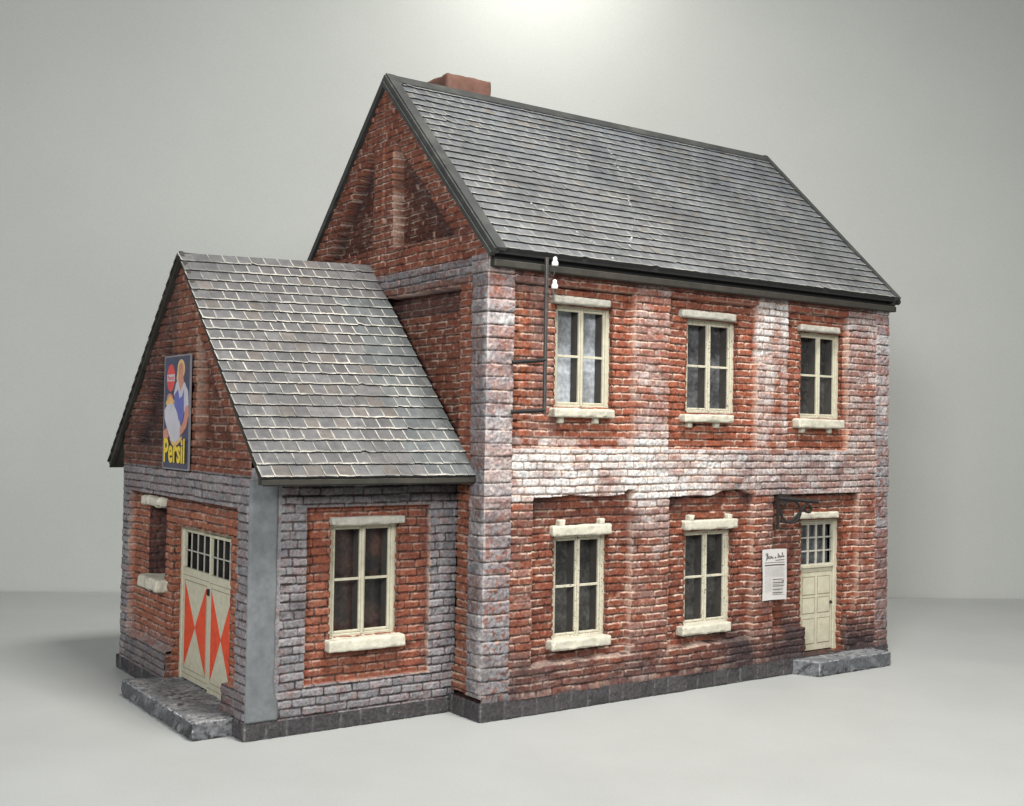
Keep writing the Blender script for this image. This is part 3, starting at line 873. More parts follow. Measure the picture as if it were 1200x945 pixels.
# ------------------------------------------------------------------ doors
def front_door():
    x0, x1, z0, z1 = DOOR
    yf = .62
    f = MB()
    f.box(x0 - .05, x0 + .36, yf - .04, yf + .2, z0, z1 + .05, 0, .02); f.box(x1 - .20, x1 + .05, yf - .04, yf + .2, z0, z1 + .05, 0, .02)
    f.box(x0 + .36, x1 - .20, yf - .04, yf + .2, z1 - .18, z1 + .05, 0, .02)
    a, b = x0 + .37, x1 - .21
    f.box(a, b, yf + .02, yf + .2, z0 + .05, 4.32, 0, .02)                       # leaf below the glazing
    f.box(a - .01, b + .01, yf - .07, yf + .05, 4.22, 4.36, 0, .02)              # ledge under the bars
    f.box(a, b, yf + .012, yf + .1, 4.02, 4.05, 1)
    cx = (a + b) / 2
    for (p0, p1) in ((a + .14, cx - .08), (cx + .08, b - .14)):
        for (q0, q1) in ((.95, 2.05), (2.25, 2.95), (3.05, 3.85)):
            # raised panel with a dark groove round it
            f.box(p0, p1, yf + .012, yf + .1, q0, q1, 1)
            f.box(p0 + .025, p1 - .025, yf + .004, yf + .1, q0 + .025, q1 - .04, 0, .015)
    d = f.build('door', [M['cream'], M['groove']], house); tag(d, 'cream panelled front door with barred glazing')
    gl = MB()
    n = 4
    for i in range(n + 1):
        xx = a + (b - a) * i / n; gl.box(xx - .045, xx + .045, yf + .02, yf + .1, 4.34, z1 - .18, 0, .012)
    for k in (0, 1, 2, 3):
        zz = 4.36 + (z1 - .22 - 4.36) * k / 3; gl.box(a, b, yf + .03, yf + .09, zz - .035, zz + .035, 0, .012)
    gl.build('glazing_bar', M['lintel'], d)
    q = MB(); q.box(a, b, yf + .3, yf + .36, 4.2, z1); q.build('pane', M['panemid'], d)
    hd = MB(); hd.lathe((b - .16, yf - .06, 2.62), [(.03, 0), (.06, .03), (.06, .1), (.03, .13)], 10); hd.build('handle', M['iron'], d, True)
    stone('lintel', 16.0, 18.6, .08, .6, 6.39, 6.66, M['sill'], d, seed=77)


front_door()


def double_door():
    xf = -A + .55                 # outer face of the leaves (facing -x)
    y0, y1, z0, z1 = ADOOR
    z0 = .56
    mid = 6.6
    fr = MB()
    fr.box(xf - .02, xf + .2, y1 - .16, y1 + .4, z0, z1 + .05, 0, .02); fr.box(xf - .02, xf + .2, y0 - .3, y0 + .12, z0, z1 + .05, 0, .02)
    fr.box(xf - .02, xf + .2, y0 + .12, y1 - .16, z1 - .14, z1 + .05, 0, .02)
    door = fr.build('double_door', M['cream'], house); tag(door, 'cream double door with red triangles and barred top lights')
    for (a, b, dx, zl) in ((mid + .02, y1 - .17, 0, z0 + .06), (y0 + .13, mid - .02, -.06, z0 + .0)):
        m = MB(); x = xf + dx
        W = b - a
        zt_ = 4.68
        m.box(x, x + .14, a, b, zl, zt_, 0, .02)                             # solid lower part
        # frame of the top light
        m.box(x, x + .14, a, a + .10, zt_, z1 - .15, 0, .015); m.box(x, x + .14, b - .08, b, zt_, z1 - .15, 0, .015)
        m.box(x, x + .14, a + .10, b - .08, z1 - .26, z1 - .15, 0, .015)
        p0, p1, q0, q1 = a + .30, b - .30, zl + .42, 4.22
        e = x - .004
        for (s0, s1, t0, t1) in ((p0 - .03, p0, q0 - .03, q1 + .03), (p1, p1 + .03, q0 - .03, q1 + .03), (p0, p1, q0 - .03, q0), (p0, p1, q1, q1 + .03),
                                 (a + .06, b - .06, zt_ - .28, zt_ - .255), (a + .06, b - .06, zl + .20, zl + .225)):
            m.box(e, x + .02, s0, s1, t0, t1, 2)
        m.box(e - .006, x + .02, p0 + .005, p1 - .005, q0 + .005, q1 - .005, 0)
        ym, zm = (p0 + p1) / 2, (q0 + q1) / 2
        for t in ([(p0 + .01, q0 + .05), (ym, zm), (p0 + .01, q1 - .05)], [(p1 - .01, q0 + .05), (p1 - .01, q1 - .05), (ym, zm)]):
            m.prism([(c, d) for c, d in t], (0, 0, 0), (0, 1, 0), (0, 0, 1), (1, 0, 0), e - .016, x, 1)
        lf = m.build('leaf', [M['cream'], M['red'], M['groove']], door)
        g_ = MB()
        for k in range(1, 4):
            yy = a + .10 + (W - .18) * k / 4
            g_.box(x + .03, x + .07, yy - .02, yy + .02, zt_, z1 - .26)
        zz = zt_ + (z1 - .26 - zt_) * .5
        g_.box(x + .02, x + .06, a + .1, b - .08, zz - .022, zz + .022)
        g_.build('window_bar', M['lintel'], lf)
        pn = MB(); pn.box(x + .35, x + .4, a, b, zt_ - .1, z1); pn.build('pane', M['hole'], lf)
    hd = MB(); hd.box(xf - .16, xf - .02, mid - .12, mid - .05, 4.0, 4.2, 0, .015); hd.tube([(xf - .12, mid - .08, 4.0), (xf - .13, mid - .2, 4.0)], .03)
    hd.build('handle', M['iron'], door)


double_door()


# ------------------------------------------------------------------ roofs
def tiles(name, mat, parent, x0, x1, ey, ez, ry, rz, nrow, tw, base, seed, jit=.02, th=.075, gaps=.012, rough_edge=.03, ridge_dz=(0, 0)):
    """individual overlapping tiles on one slope; ey,ez eave -> ry,rz ridge"""
    r = random.Random(seed)
    V, F, UV, Cc, FM = [], [], [], [], []
    sl = Vector((0, ry - ey, rz - ez)); ln = sl.length; sl.normalize()
    nn = Vector((1, 0, 0)).cross(sl)
    if nn.z < 0: nn = -nn
    rowh = ln / nrow
    for k in range(nrow):
        off = (k % 2) * tw * .5 + r.uniform(-.08, .08)
        xs = [x0]
        x = x0 + (tw - off if off > .05 else tw)
        while x < x1 - .12:
            xs.append(x + r.uniform(-.035, .035)); x += tw
        xs.append(x1)
        for i in range(len(xs) - 1):
            a, b = xs[i] + gaps, xs[i + 1] - gaps
            dl = [r.uniform(-jit, jit) for _ in range(4)]
            tilt = r.uniform(-.012, .012)
            s_lo, s_hi = k * rowh, min((k + 1) * rowh + .10, ln)
            colr = base(r, (a + b) / 2, k / nrow)
            npt = 4
            lowpts = []
            brk = r.random() < .03
            for j in range(npt + 1):
                t = j / npt
                s = s_lo + dl[0] * (1 - t) + dl[1] * t + r.uniform(-.5, .5) * rough_edge
                if brk and j in (0, 1): s += r.uniform(.03, .09)
                lowpts.append((a + (b - a) * t, s))
            top = []; bot = []

            def P(xx, s, h):
                w = ridge_dz[0] + (ridge_dz[1] - ridge_dz[0]) * (xx - x0) / (x1 - x0)
                return Vector((xx, ey, ez)) + sl * s + nn * h + Vector((0, 0, w * s / ln))
            for (xx, s) in lowpts:
                lift = th + r.uniform(-.006, .006) + tilt * ((xx - a) / (b - a) - .5) * 2
                top.append((P(xx, s, lift + .02), ((xx - a) / (b - a), 0.0))); bot.append(P(xx, s, -.02))
            hi = [(P(xx, s_hi, .012), ((xx - a) / (b - a), 1.0)) for xx, s in lowpts]
            n0 = len(V)
            V += [q[0] for q in top] + [q[0] for q in hi] + bot
            m = npt + 1
            Cc += [colr] * (3 * m)
            for j in range(npt):
                F.append([n0 + j, n0 + j + 1, n0 + m + j + 1, n0 + m + j]); UV += [top[j][1], top[j + 1][1], hi[j + 1][1], hi[j][1]]
                F.append([n0 + 2 * m + j, n0 + 2 * m + j + 1, n0 + j + 1, n0 + j]); UV += [(.5, .5)] * 4; FM += [0, 1]
            for (j, flip) in ((0, 0), (npt, 1)):
                q = [n0 + 2 * m + j, n0 + j, n0 + m + j, n0 + m + j]
                F.append([n0 + 2 * m + j, n0 + j, n0 + m + j][::-1 if flip else 1]); UV += [(.5, .5)] * 3; FM += [1]
    o = raw_mesh(name, V, F, [mat, M['slate_edge']], parent, colors=Cc, uv=UV, fmat=FM)
    return o


def main_col(r, x, t):
    v = r.uniform(.092, .118) * (1.0 + .12 * math.sin(x * .9 + t * 5))
    b = r.random()
    c = [v * .97, v, v * 1.03]
    bw = max(0.0, min(1.0, (t - .35) * 1.6 + (x - 8) * .03)) * r.uniform(.3, 1)
    c = [v * (.97 - .09 * bw), v * (1 - .02 * bw), v * (1.03 + .07 * bw)]
    if b > .93: c = [v * 1.08, v * 1.03, v * .98]
    return c


def annex_col(r, x, t):
    v = r.uniform(.08, .112)
    b = r.random()
    c = [v * 1.02, v * .99, v * .99]
    if b > .88: c = [v * 1.15, v * 1.02, v * .93]
    if x > -2.2 and t < .8: c = [v * .92, v * 1.0, v * 1.0]
    return c


roof = MB()                        # dark sheathing under the tiles, both slopes, closed
def slab(mb, x0, x1, ey, ez, ry, rz, th, m=0):
    ry_b = 2 * ry - ey
    poly = [(ey, ez), (ry, rz), (ry_b, ez), (ry_b - .02, ez - th * 1.0), (ry, rz - th * 1.42), (ey + .02, ez - th * 1.0)]
    mb.prism(poly, (0, 0, 0), (0, 1, 0), (0, 0, 1), (1, 0, 0), x0, x1, m)


slab(roof, .02, L - .02, EY, EZ - .03, 7.49, RZ - .06, .14)
roof_o = roof.build('roof', M['black'], house); tag(roof_o, 'steep blue-grey slate roof of the main building')
fk = MB(); fr_ = random.Random(21)
for path in ([(9.91, 6.07), (9.98, 5.33), (9.23, 3.75), (8.31, 2.12), (6.89, .67), (5.97, -.12)], [(2.91, 1.98), (3.44, 1.57), (4.2, 1.03), (4.83, .29), (5.42, -.40)]):
    for (xa, ya), (xb, yb) in zip(path[:-1], path[1:]):
        nseg = int(math.hypot(xb - xa, (yb - ya) * 1.4) / .11)
        for i in range(nseg):
            if fr_.random() < .45: continue
            t = i / nseg
            x = xa + (xb - xa) * t + fr_.gauss(0, .05); y = ya + (yb - ya) * t + fr_.gauss(0, .04)
            w_, h_ = fr_.uniform(.015, .06), fr_.uniform(.02, .07); a_ = fr_.uniform(0, 3.1)
            sl_ = Vector((0, .714, .70)); nn_ = Vector((0, -.70, .714)); ctr = Vector((x, y, EZ + .98 * (y - EY))) + nn_ * .045
            e1 = Vector((math.cos(a_), 0, 0)) + sl_ * math.sin(a_); e2 = Vector((-math.sin(a_), 0, 0)) + sl_ * math.cos(a_)
            k0 = len(fk.v)
            fk.add([ctr + e1 * w_ + nn_ * .02, ctr + e2 * h_ + nn_ * .035, ctr - e1 * w_ + nn_ * .02, ctr - e2 * h_ + nn_ * .01, ctr - nn_ * .03], [(0, 1, 2, 3), (1, 0, 4), (2, 1, 4), (3, 2, 4), (0, 3, 4)])
tag(fk.build('flaked_paint', M['flake'], roof_o), 'pale flakes along a crack across the slates')['kind'] = 'stuff'
tiles('tile_slope', M['slate_main'], roof_o, .42, L - .14, EY - .02, EZ - .02, 7.49, RZ - .05, 24, .565, main_col, 5, jit=.006, th=.07, gaps=.005, rough_edge=.014)
tiles('tile_slope', M['slate_main'], roof_o, .42, L - .14, 2 * 7.49 - EY + .02, EZ - .02, 7.49, RZ - .05, 24, .565, main_col, 6, jit=.006, th=.07, gaps=.005, rough_edge=.014)
# verge boards: a flat strip on the slope plus a moulding against the gable face
ends = (MB(), MB())
sl = Vector((0, 7.49 - EY, RZ - EZ)).normalized(); nn = Vector((0, -sl.z, sl.y))
for side in (0, 1):
    def pt(s, h):
        q = Vector((0, EY, EZ)) + sl * s + nn * h
        return (q.y if not side else 2 * 7.49 - q.y, q.z)
    ln = Vector((0, 7.49 - EY, RZ - EZ)).length
    for (xa, xb, s0, h0, h1, m) in ((-.02, .40, -.10, -.02, .11, 0), (-.10, .14, -.10, -.16, .05, 0), (-.15, .08, -.06, -.29, -.15, 0), (L - .16, L + .10, -.10, -.40, .12, 0)):
        k = -h0 * math.tan(math.pi / 4 - 0.01)
        poly = [pt(s0, h0), pt(ln, h0), pt(ln, h1), pt(s0, h1)]
        # mitre at the ridge
        poly[1] = (7.49, poly[1][1] + (7.49 - poly[1][0]) * (.98 if not side else -.98)); poly[2] = (7.49, poly[2][1] + (7.49 - poly[2][0]) * (.98 if not side else -.98))
        ends[xa > 5].prism(poly, (0, 0, 0), (0, 1, 0), (0, 0, 1), (1, 0, 0), xa, xb, m)
for e_ in ends: e_.build('verge_board', M['board'], roof_o)
rd = MB()
rd.prism([(7.49 - .30, RZ - .20), (7.49 - .04, RZ + .12), (7.49 + .04, RZ + .12), (7.49 + .30, RZ - .20), (7.49, RZ - .02)], (0, 0, 0), (0, 1, 0), (0, 0, 1), (1, 0, 0), .1, L - .1)
rd.build('ridge_cap', M['board'], roof_o)
gt = MB()
gt.box(.05, L + .07, -.33, .3, 15.52, 15.77, 0, .03)
gt.box(.10, L + .05, -.12, .35, 15.775, 16.08, 1)  # black filler standing in for the shadow under the tile edge
gt.tube([(L + .02, -.33, 15.98), (L + .17, -.36, 15.98)], .14, 8, 1)
g2 = MB(); g2.box(.12, L + .12, D - .3, D + .26, 15.58, 15.87, 0, .03); g2.build('gutter_board', M['gutter'], roof_o)
gt.build('gutter_board', [M['gutter'], M['black']], roof_o)
cb = stone('chimney', 2.95, 5.12, 7.62, 9.6, 20.6, 24.66, M['chimney'], roof_o, r=.06, amp=.03, res=.12, seed=14)

ar = MB()
slab(ar, -A - .16, -.02, AEY + .02, AEZ - .04, AM, ARZ - .08, .2)
ar_o = ar.build('annex_roof', M['gutter'], house); tag(ar_o, 'brown-grey tiled annex roof with pale tile edges')
for side in (0, 1):
    e = AEY if not side else 2 * AM - AEY
    tiles('tile_slope', M['slate_annex'], ar_o, -A - .24, .0, e, AEZ, AM, ARZ - .04, 21, .545, annex_col, 15 + side, jit=.010, th=.06, gaps=.005, rough_edge=.02, ridge_dz=(-.16 + .08, .22))
fa = MB()
sl2 = Vector((0, AM - AEY, ARZ - AEZ)).normalized(); nn2 = Vector((0, -sl2.z, sl2.y)); ln2 = Vector((0, AM - AEY, ARZ - AEZ)).length
fa.box(-A - .2, -.02, AEY - .02, AEY + .3, AEZ - .21, AEZ - .03, 0, .02)
for side in (0, 1):
    poly = []
    for (s, h) in ((-.02, -.25), (ln2, -.25), (ln2, -.03), (-.05, -.03)):
        q = Vector((0, AEY, AEZ)) + sl2 * s + nn2 * h
        poly.append([q.y if not side else 2 * AM - q.y, q.z])
    for i in (1, 2):
        poly[i][1] += abs(AM - poly[i][0]) * .99 * (1 if (poly[i][0] < AM) ^ bool(side) else -1); poly[i][0] = AM
    fa.prism(poly, (0, 0, 0), (0, 1, 0), (0, 0, 1), (1, 0, 0), -A - .17, -A - .02)
fa.build('fascia', M['gutter'], ar_o)


# ------------------------------------------------------------------ lettering helper
def text_polys(body, bold=0.0):
    cu = bpy.data.curves.new('letters', 'FONT'); cu.body = body; cu.offset = bold; cu.resolution_u = 4
    o = bpy.data.objects.new('letters', cu); col.objects.link(o)
    dg = bpy.context.evaluated_depsgraph_get()
    me = bpy.data.meshes.new_from_object(o.evaluated_get(dg))
    v = np.array([tuple(p.co)[:2] for p in me.vertices]); f = [list(q.vertices) for q in me.polygons]
    bpy.data.objects.remove(o); bpy.data.curves.remove(cu); bpy.data.meshes.remove(me)
    v = (v - v.min(0)) / (v.max(0) - v.min(0))
    return v, f


# ------------------------------------------------------------------ enamel sign on the annex gable
def enamel_sign():
    mats = [paint('enamel_navy', (.035, .040, .085), .35, var=.3, scale=120, stain=(.09, .06, .06)), paint('enamel_red', (.55, .05, .04), .35, var=.1),
            paint('enamel_white', (.46, .44, .48), .4, var=.12, scale=160), paint('enamel_yellow', (.66, .47, .03), .4, var=.12),
            paint('enamel_skin', (.46, .20, .14), .4, var=.2), paint('enamel_blue', (.10, .11, .33), .4, var=.15), paint('enamel_straw', (.60, .36, .12), .4, var=.15),
            paint('enamel_rim', (.20, .19, .20), .4, var=.2), paint('enamel_hair', (.55, .38, .16), .4)]
    m = MB()
    o = (-A - .06, 8.62, 8.30); ax, bx, nx = (0, -1, 0), (0, 0, 1), (-1, 0, 0)
    W_, H_ = 2.78, 4.16
    S = lambda pts: [((a - .5) * W_, b * H_) for a, b in pts]

    cnt = [0]

    def put(pts, lay, mt):
        cnt[0] += 1
        m.prism(S(pts), o, ax, bx, nx, .0, .05 + .0035 * cnt[0], mt)

    def oval(cx, cy, rx, ry, n=20, a0=0, a1=2 * math.pi):
        return [(cx + rx * math.cos(a0 + (a1 - a0) * i / n), cy + ry * math.sin(a0 + (a1 - a0) * i / n)) for i in range(n)]
    put([(0, 0.005), (.01, 0), (.99, 0), (1, .005), (1, .995), (.99, 1), (.01, 1), (0, .995)], 0, 7)
    put([(.03, .012), (.97, .012), (.97, .988), (.03, .988)], 1, 0)
    put(oval(.27, .805, .155, .122), 2, 1)
    put([(.125, .775), (.415, .775), (.415, .835), (.125, .835)], 3, 2)
    # a washing woman: hair, face, blouse, apron, arms, bundle of linen in a basket
    put(oval(.66, .875, .135, .085), 2, 8)
    put([(.53, .86), (.60, .74), (.56, .70), (.50, .80)], 2, 8)
    put(oval(.665, .862, .095, .068), 3, 4)
    put([(.60, .82), (.74, .82), (.78, .73), (.66, .66), (.54, .73)], 3, 4)
    put([(.50, .76), (.58, .78), (.66, .68), (.80, .76), (.93, .68), (.96, .56), (.86, .50), (.70, .52), (.50, .60), (.42, .66)], 2, 2)
    put([(.46, .66), (.58, .70), (.64, .62), (.74, .64), (.80, .70), (.82, .50), (.74, .40), (.60, .44), (.44, .54)], 4, 5)
    put([(.86, .54), (.96, .56), (.97, .46), (.88, .36), (.72, .30), (.66, .34), (.80, .42), (.84, .47)], 5, 4)
    put(oval(.26, .625, .10, .042), 3, 4)
    put([(.14, .60), (.30, .645), (.44, .60), (.40, .56), (.12, .57)], 3, 6)
    put([(.08, .52), (.20, .575), (.42, .575), (.56, .50), (.68, .38), (.66, .27), (.52, .225), (.36, .25), (.20, .36), (.10, .44)], 4, 2)
    put([(.30, .27), (.40, .245), (.56, .235), (.74, .29), (.72, .25), (.56, .205), (.42, .21)], 5, 6)
    put([(.06, .33), (.16, .36), (.26, .29), (.20, .255), (.08, .28)], 3, 4)
    v, f = text_polys('Persil', .03)
    pts = [((.115 + a * .80 - .5) * W_, (.058 + b * .215) * H_) for a, b in v]
    n = len(pts)
    ov = Vector(o)
    m.add([ov + Vector(ax) * p_[0] + Vector(bx) * p_[1] + Vector(nx) * .125 for p_ in pts], f, 3)
    v, f = text_polys('Persil', .02)
    pts = [((.155 + a * .23 - .5) * W_, (.783 + b * .043) * H_) for a, b in v]
    m.add([ov + Vector(ax) * p_[0] + Vector(bx) * p_[1] + Vector(nx) * .068 for p_ in pts], f, 1)
    so = raw_mesh('enamel_sign', m.v, m.f, mats, None, fmat=m.m)
    so.data.transform(Matrix.Translation((0, 0, 0)))
    return tag(so, 'tall dark blue enamel advertising sign with washing woman and yellow lettering on annex gable', 'sign')


enamel_sign()


def notice():
    mats = [paint('aged_paper', (.47, .45, .43), .8, var=.06, scale=150), paint('printing_ink', (.07, .065, .065), .8), paint('grey_print', (.40, .385, .37), .8, var=.15, scale=900)]
    m = MB()
    x0, x1, z0, z1 = 13.62, 15.06, 3.16, 5.24
    W_, H_ = x1 - x0, z1 - z0
    # slightly curled sheet
    n = 12
    top = []
    pts = []
    def bend(a, b): return -.11 - .03 * math.sin(a * 3.1) - .05 * max(0, a - .75) * (b > .6) - .04 * max(0, .2 - a)
    k = len(m.v)
    vs, fs = [], []
    for i in range(n + 1):
        for j in range(n + 1):
            a, b = i / n, j / n
            vs.append((x0 + a * W_ + .02 * math.sin(b * 5), bend(a, b), z0 + b * H_ + .015 * math.sin(a * 4)))
    for i in range(n):
        for j in range(n):
            fs.append([i * (n + 1) + j, (i + 1) * (n + 1) + j, (i + 1) * (n + 1) + j + 1, i * (n + 1) + j + 1])
    m.add(vs, fs, 0)
    m.add([(x, y + .012, z) for x, y, z in vs], [q[::-1] for q in fs], 0)

    def bar(a0, a1, b, t, mt):
        seg = 8
        vv, ff = [], []
        for i in range(seg + 1):
            a = a0 + (a1 - a0) * i / seg
            for bb in (b - t / 2, b + t / 2):
                vv.append((x0 + a * W_ + .02 * math.sin(bb * 5), bend(a, bb) - .006, z0 + bb * H_ + .015 * math.sin(a * 4)))
        for i in range(seg): ff.append([2 * i, 2 * i + 2, 2 * i + 3, 2 * i + 1])
        m.add(vv, ff, mt)
    bar(.08, .90, .735, .012, 1); bar(.08, .90, .685, .026, 1)
    r = random.Random(3)
    for k in range(11): bar(.08, r.uniform(.84, .91), .645 - .019 * k, .009, 2)
    for k in range(13): bar(.08, .34, .42 - .021 * k, .008, 2)
    for k in range(14):
        bar(.38, r.uniform(.70, .90), .40 - .022 * k, .010 if k % 3 else .015, 1 if k % 3 == 0 else 2)
    bar(.38, .90, .405, .006, 1); bar(.38, .90, .30, .006, 1); bar(.38, .90, .10, .006, 1)
    # the flowing headline: one pen stroke
    st_ = []
    def pen(a0, a1, waves, hs, w):
        st_ = []
        n_ = waves * 12
        for i in range(n_ + 1):
            t = i / n_; ph = t * waves * 2 * math.pi; hh = hs[min(int(t * waves), waves - 1)]
            a = a0 + (a1 - a0) * t + .022 * math.sin(ph); b = .815 + .035 * a + hh * (.5 - .5 * math.cos(ph)) - .012 * math.sin(ph * .5)
            st_.append((x0 + a * W_, bend(a, b) - .008, z0 + b * H_))
        m.tube(st_, w, 5, 1)
    pen(.13, .42, 5, [.10, .035, .06, .03, .035], .014); pen(.47, .53, 1, [.03], .016); pen(.58, .88, 5, [.09, .03, .035, .075, .03], .014)
    m.tube([(x0 + a * W_, bend(a, b) - .008, z0 + b * H_) for a, b in ((.10, .90), (.14, .93), (.2, .915), (.15, .80), (.12, .79))], .015, 5, 1)
    m.tube([(x0 + a * W_, bend(a, .775) - .008, z0 + (.775 + .015 * a) * H_) for a in (.5, .6, .7, .8, .88)], .012, 5, 1)
    m.tube([(x0 + (.83 + .035 * math.cos(t)) * W_, bend(.83, .35) - .008, z0 + (.355 + .025 * math.sin(t)) * H_) for t in np.linspace(0, 6.28, 12)], .014, 5, 1)
    o = raw_mesh('paper_notice', m.v, m.f, mats, None, fmat=m.m)
    return tag(o, 'white printed paper notice pasted on the brick pier left of the front door', 'notice')


notice()


def bracket():
    root = empty('sign_bracket', (14.55, -.1, 6.0)); tag(root, 'black wrought iron scroll bracket above the paper notice', 'bracket')
    xw = 14.5
    m = MB(); m.box(xw - .055, xw + .055, -.16, -.05, 6.05, 7.42, 0, .02)
    m.build('wall_plate', M['iron'], root)
    # the arm stands out from the wall, slightly swung to the right
    d = Vector((.93, -.37, 0)).normalized()
    o = Vector((xw, -.13, 0))
    P = lambda s, z: o + d * s + Vector((0, 0, z))
    a = MB(); n = 14
    a.tube([P(0, 7.32), P(1.78, 7.18)], .10, 6); a.tube([P(.0, 7.42), P(.55, 7.40)], .03, 6)
    a.build('arm', M['iron'], root)
    s = MB()
    s.tube([P(.55 + .44 * math.cos(t), 6.78 + .46 * math.sin(t)) for t in np.linspace(2.6, -3.4, 22)], .065, 6)
    s.tube([P(.12 + 1.2 * t, 6.42 - .28 * math.sin(t * 3.14) * (1 - t) + .72 * t ** 1.8) for t in np.linspace(0, 1, 16)], .06, 6)
    s.tube([P(1.36 + .22 * (1 - .06 * k) * math.cos(t), 6.93 + .24 * (1 - .06 * k) * math.sin(t)) for k, t in enumerate(np.linspace(2.9, 7.6, 12))], .062, 6)
    s.build('scroll', M['iron'], root)


bracket()


def mast():
    root = empty('insulator_mast', (2.4, -.3, 10.4)); tag(root, 'thin dark metal mast with two white insulators fixed to grey corner stones', 'mast')
    # unprojected: mast stands .55 in front of the wall
    ym = -.55
    x = 2.08
    m = MB(); m.box(x - .055, x + .055, ym - .055, ym + .055, 10.52, 15.98, 0, .012)
    m.box(x - .08, x + .08, ym - .08, ym + .08, 14.7, 14.78, 0, .01)
    m.build('pole', M['steel'], root)
    for z, dz in ((12.33, .07), (10.62, .03)):
        b = MB(); b.tube([(.98, -.12, z - .05), (x, ym, z + dz)], .085, 6); b.build('arm', M['iron'], root)
    for z in (15.72, 14.92):
        h = MB(); h.tube([(x + .05, ym - .05, z - .28), (x + .2, ym - .1, z - .40), (x + .27, ym - .12, z - .2), (x + .27, ym - .12, z + .1)], .025, 6)
        hk = h.build('hook', M['steel'], root)
        c = MB(); c.lathe((x + .27, ym - .12, z - .02), [(.10, 0), (.12, .03), (.115, .12), (.08, .17), (.07, .19), (.078, .23), (.07, .29), (.03, .32)], 14)
        c.build('insulator', M['ceramic'], root, True)


mast()

# ------------------------------------------------------------------ table and backdrop
def grey_card(name, base, rough, sc_=18, v=.05):
    m, nt, N, K, B = material(name)
    tc = N.new('ShaderNodeTexCoord').outputs['Object']
    n1 = noise_node(N, K, tc, sc_, 6, .6)
    r1 = ramp(N, K, n1.outputs[0], [(.3, g(1 - v)), (.7, g(1 + v))])
    n3 = noise_node(N, K, tc, 1500, 2, .5)
    r3 = ramp(N, K, n3.outputs[0], [(.3, g(.95)), (.7, g(1.05))])
    c = mix(N, K, 'MULTIPLY', 1, (*base, 1), r1.outputs[0])
    c = mix(N, K, 'MULTIPLY', 1, c, r3.outputs[0])
    n2 = noise_node(N, K, tc, 260, 5, .75)
    r2 = ramp(N, K, n2.outputs[0], [(.70, g(0)), (.78, g(.35))])
    c = mix(N, K, 'MIX', r2.outputs[0], c, (base[0] * 1.35, base[1] * 1.35, base[2] * 1.35, 1))
    K.new(c, B.inputs['Base Color'])
    B.inputs['Roughness'].default_value = rough
    B.inputs['Specular IOR Level'].default_value = .3
    return m


p0 = np.array([-7.2, 39.8]); p1 = np.array([45.4, 7.6]); dr = (p1 - p0) / np.linalg.norm(p1 - p0); nrm = np.array([-dr[1], dr[0]])
if nrm[1] < 0: nrm = -nrm
mid = (p0 + p1) / 2
a, b = mid - dr * 220, mid + dr * 220
gb = MB(); e = nrm * -200
gb.add([(*a, -.004), (*b, -.004), (*(b + e), -.004), (*(a + e), -.004), (*a, -1.5), (*b, -1.5), (*(b + e), -1.5), (*(a + e), -1.5)],
       [(0, 1, 2, 3), (7, 6, 5, 4), (0, 4, 5, 1), (1, 5, 6, 2), (2, 6, 7, 3), (3, 7, 4, 0)])
tag(gb.build('ground', grey_card('grey_table', (.335, .34, .328), .55)), 'pale grey table surface', None, None, 'structure')
bk = MB(); t = nrm * 1.0
bk.add([(*(q + s), z) for s in (nrm * .15, t) for z in (-1.5, 85) for q in (a, b)],
       [(0, 1, 3, 2), (4, 6, 7, 5), (0, 2, 6, 4), (1, 5, 7, 3), (2, 3, 7, 6), (0, 4, 5, 1)])
tag(bk.build('backdrop', grey_card('grey_backdrop', (.37, .377, .354), .6, 10, .03)), 'plain grey backdrop', None, None, 'structure')

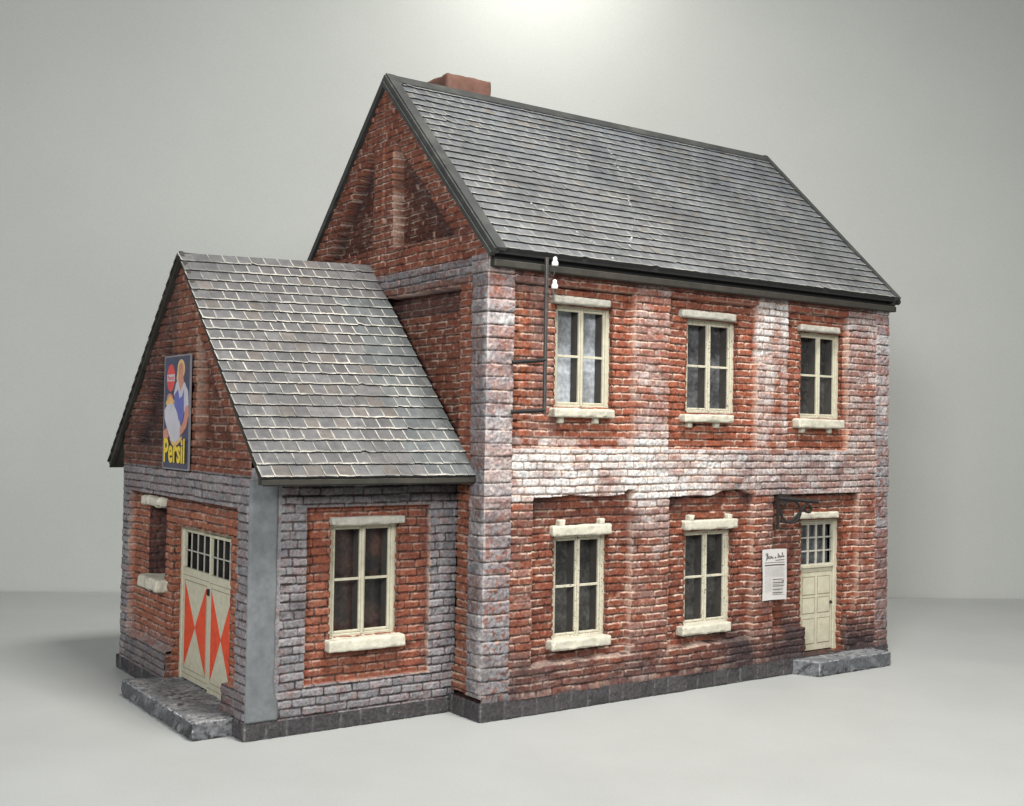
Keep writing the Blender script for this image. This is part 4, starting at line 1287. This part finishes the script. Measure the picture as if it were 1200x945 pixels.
# ------------------------------------------------------------------ camera
cx, cy, cz, yaw, pitch, roll, fpx = -22.023, -32.784, 9.959, -0.6140, .0230, .0170, 1356.62
P_ = dict()
import json
cyw, syw, cp, sp_, cr, sr = math.cos(yaw), math.sin(yaw), math.cos(pitch), math.sin(pitch), math.cos(roll), math.sin(roll)
fv = Vector((-syw * cp, cyw * cp, sp_)); rv = Vector((cyw, syw, 0)); uvv = rv.cross(fv)
r2 = cr * rv + sr * uvv; u2 = -sr * rv + cr * uvv
cam = bpy.data.cameras.new('camera'); co = bpy.data.objects.new('camera', cam); link(co)
mt = Matrix((r2, u2, -fv)).transposed().to_4x4(); mt.translation = Vector((cx, cy, cz)) * U
co.matrix_world = mt
cam.sensor_width = 36; cam.lens = fpx / 1200 * 36; cam.clip_start = .005; cam.clip_end = 20
sc.camera = co


# ------------------------------------------------------------------ lamps
def area(name, loc, target, size, power, colr=(1, 1, 1), sy=None, spread=None):
    l = bpy.data.lights.new(name, 'AREA'); l.size = size * U; l.energy = power; l.color = colr
    if sy: l.shape = 'RECTANGLE'; l.size_y = sy * U
    if spread: l.spread = math.radians(spread)
    o = bpy.data.objects.new(name, l); link(o)
    o.location = Vector(loc) * U
    o.rotation_euler = (Vector(target) - Vector(loc)).to_track_quat('-Z', 'Y').to_euler()
    return o


area('softbox_overhead', (0, -24, 60), (5, 2, 6), 15, 1.85, (1.0, .985, .95), spread=100)
area('softbox_front', (10, -62, 36), (4, 2, 9), 13, 1.6, (1.0, .97, .92))
area('softbox_left', (-56, -46, 33), (-6, 6, 8), 17, 5.0, (.97, .99, 1.0))
# small lamp over the backdrop that makes the bright pool behind the roof
bt = mid + dr * .5
area('backdrop_lamp', (*(bt - nrm * 8), 43), (*(bt - dr * 1), 38), 9, .145, (1, .99, .93), spread=135)
w = bpy.data.worlds.new('World'); sc.world = w; w.use_nodes = True
w.node_tree.nodes['Background'].inputs[0].default_value = (.90, .95, 1.0, 1); w.node_tree.nodes['Background'].inputs[1].default_value = .235
sc.view_settings.view_transform = 'Standard'; sc.view_settings.look = 'None'; sc.view_settings.exposure = 0; sc.view_settings.gamma = 1
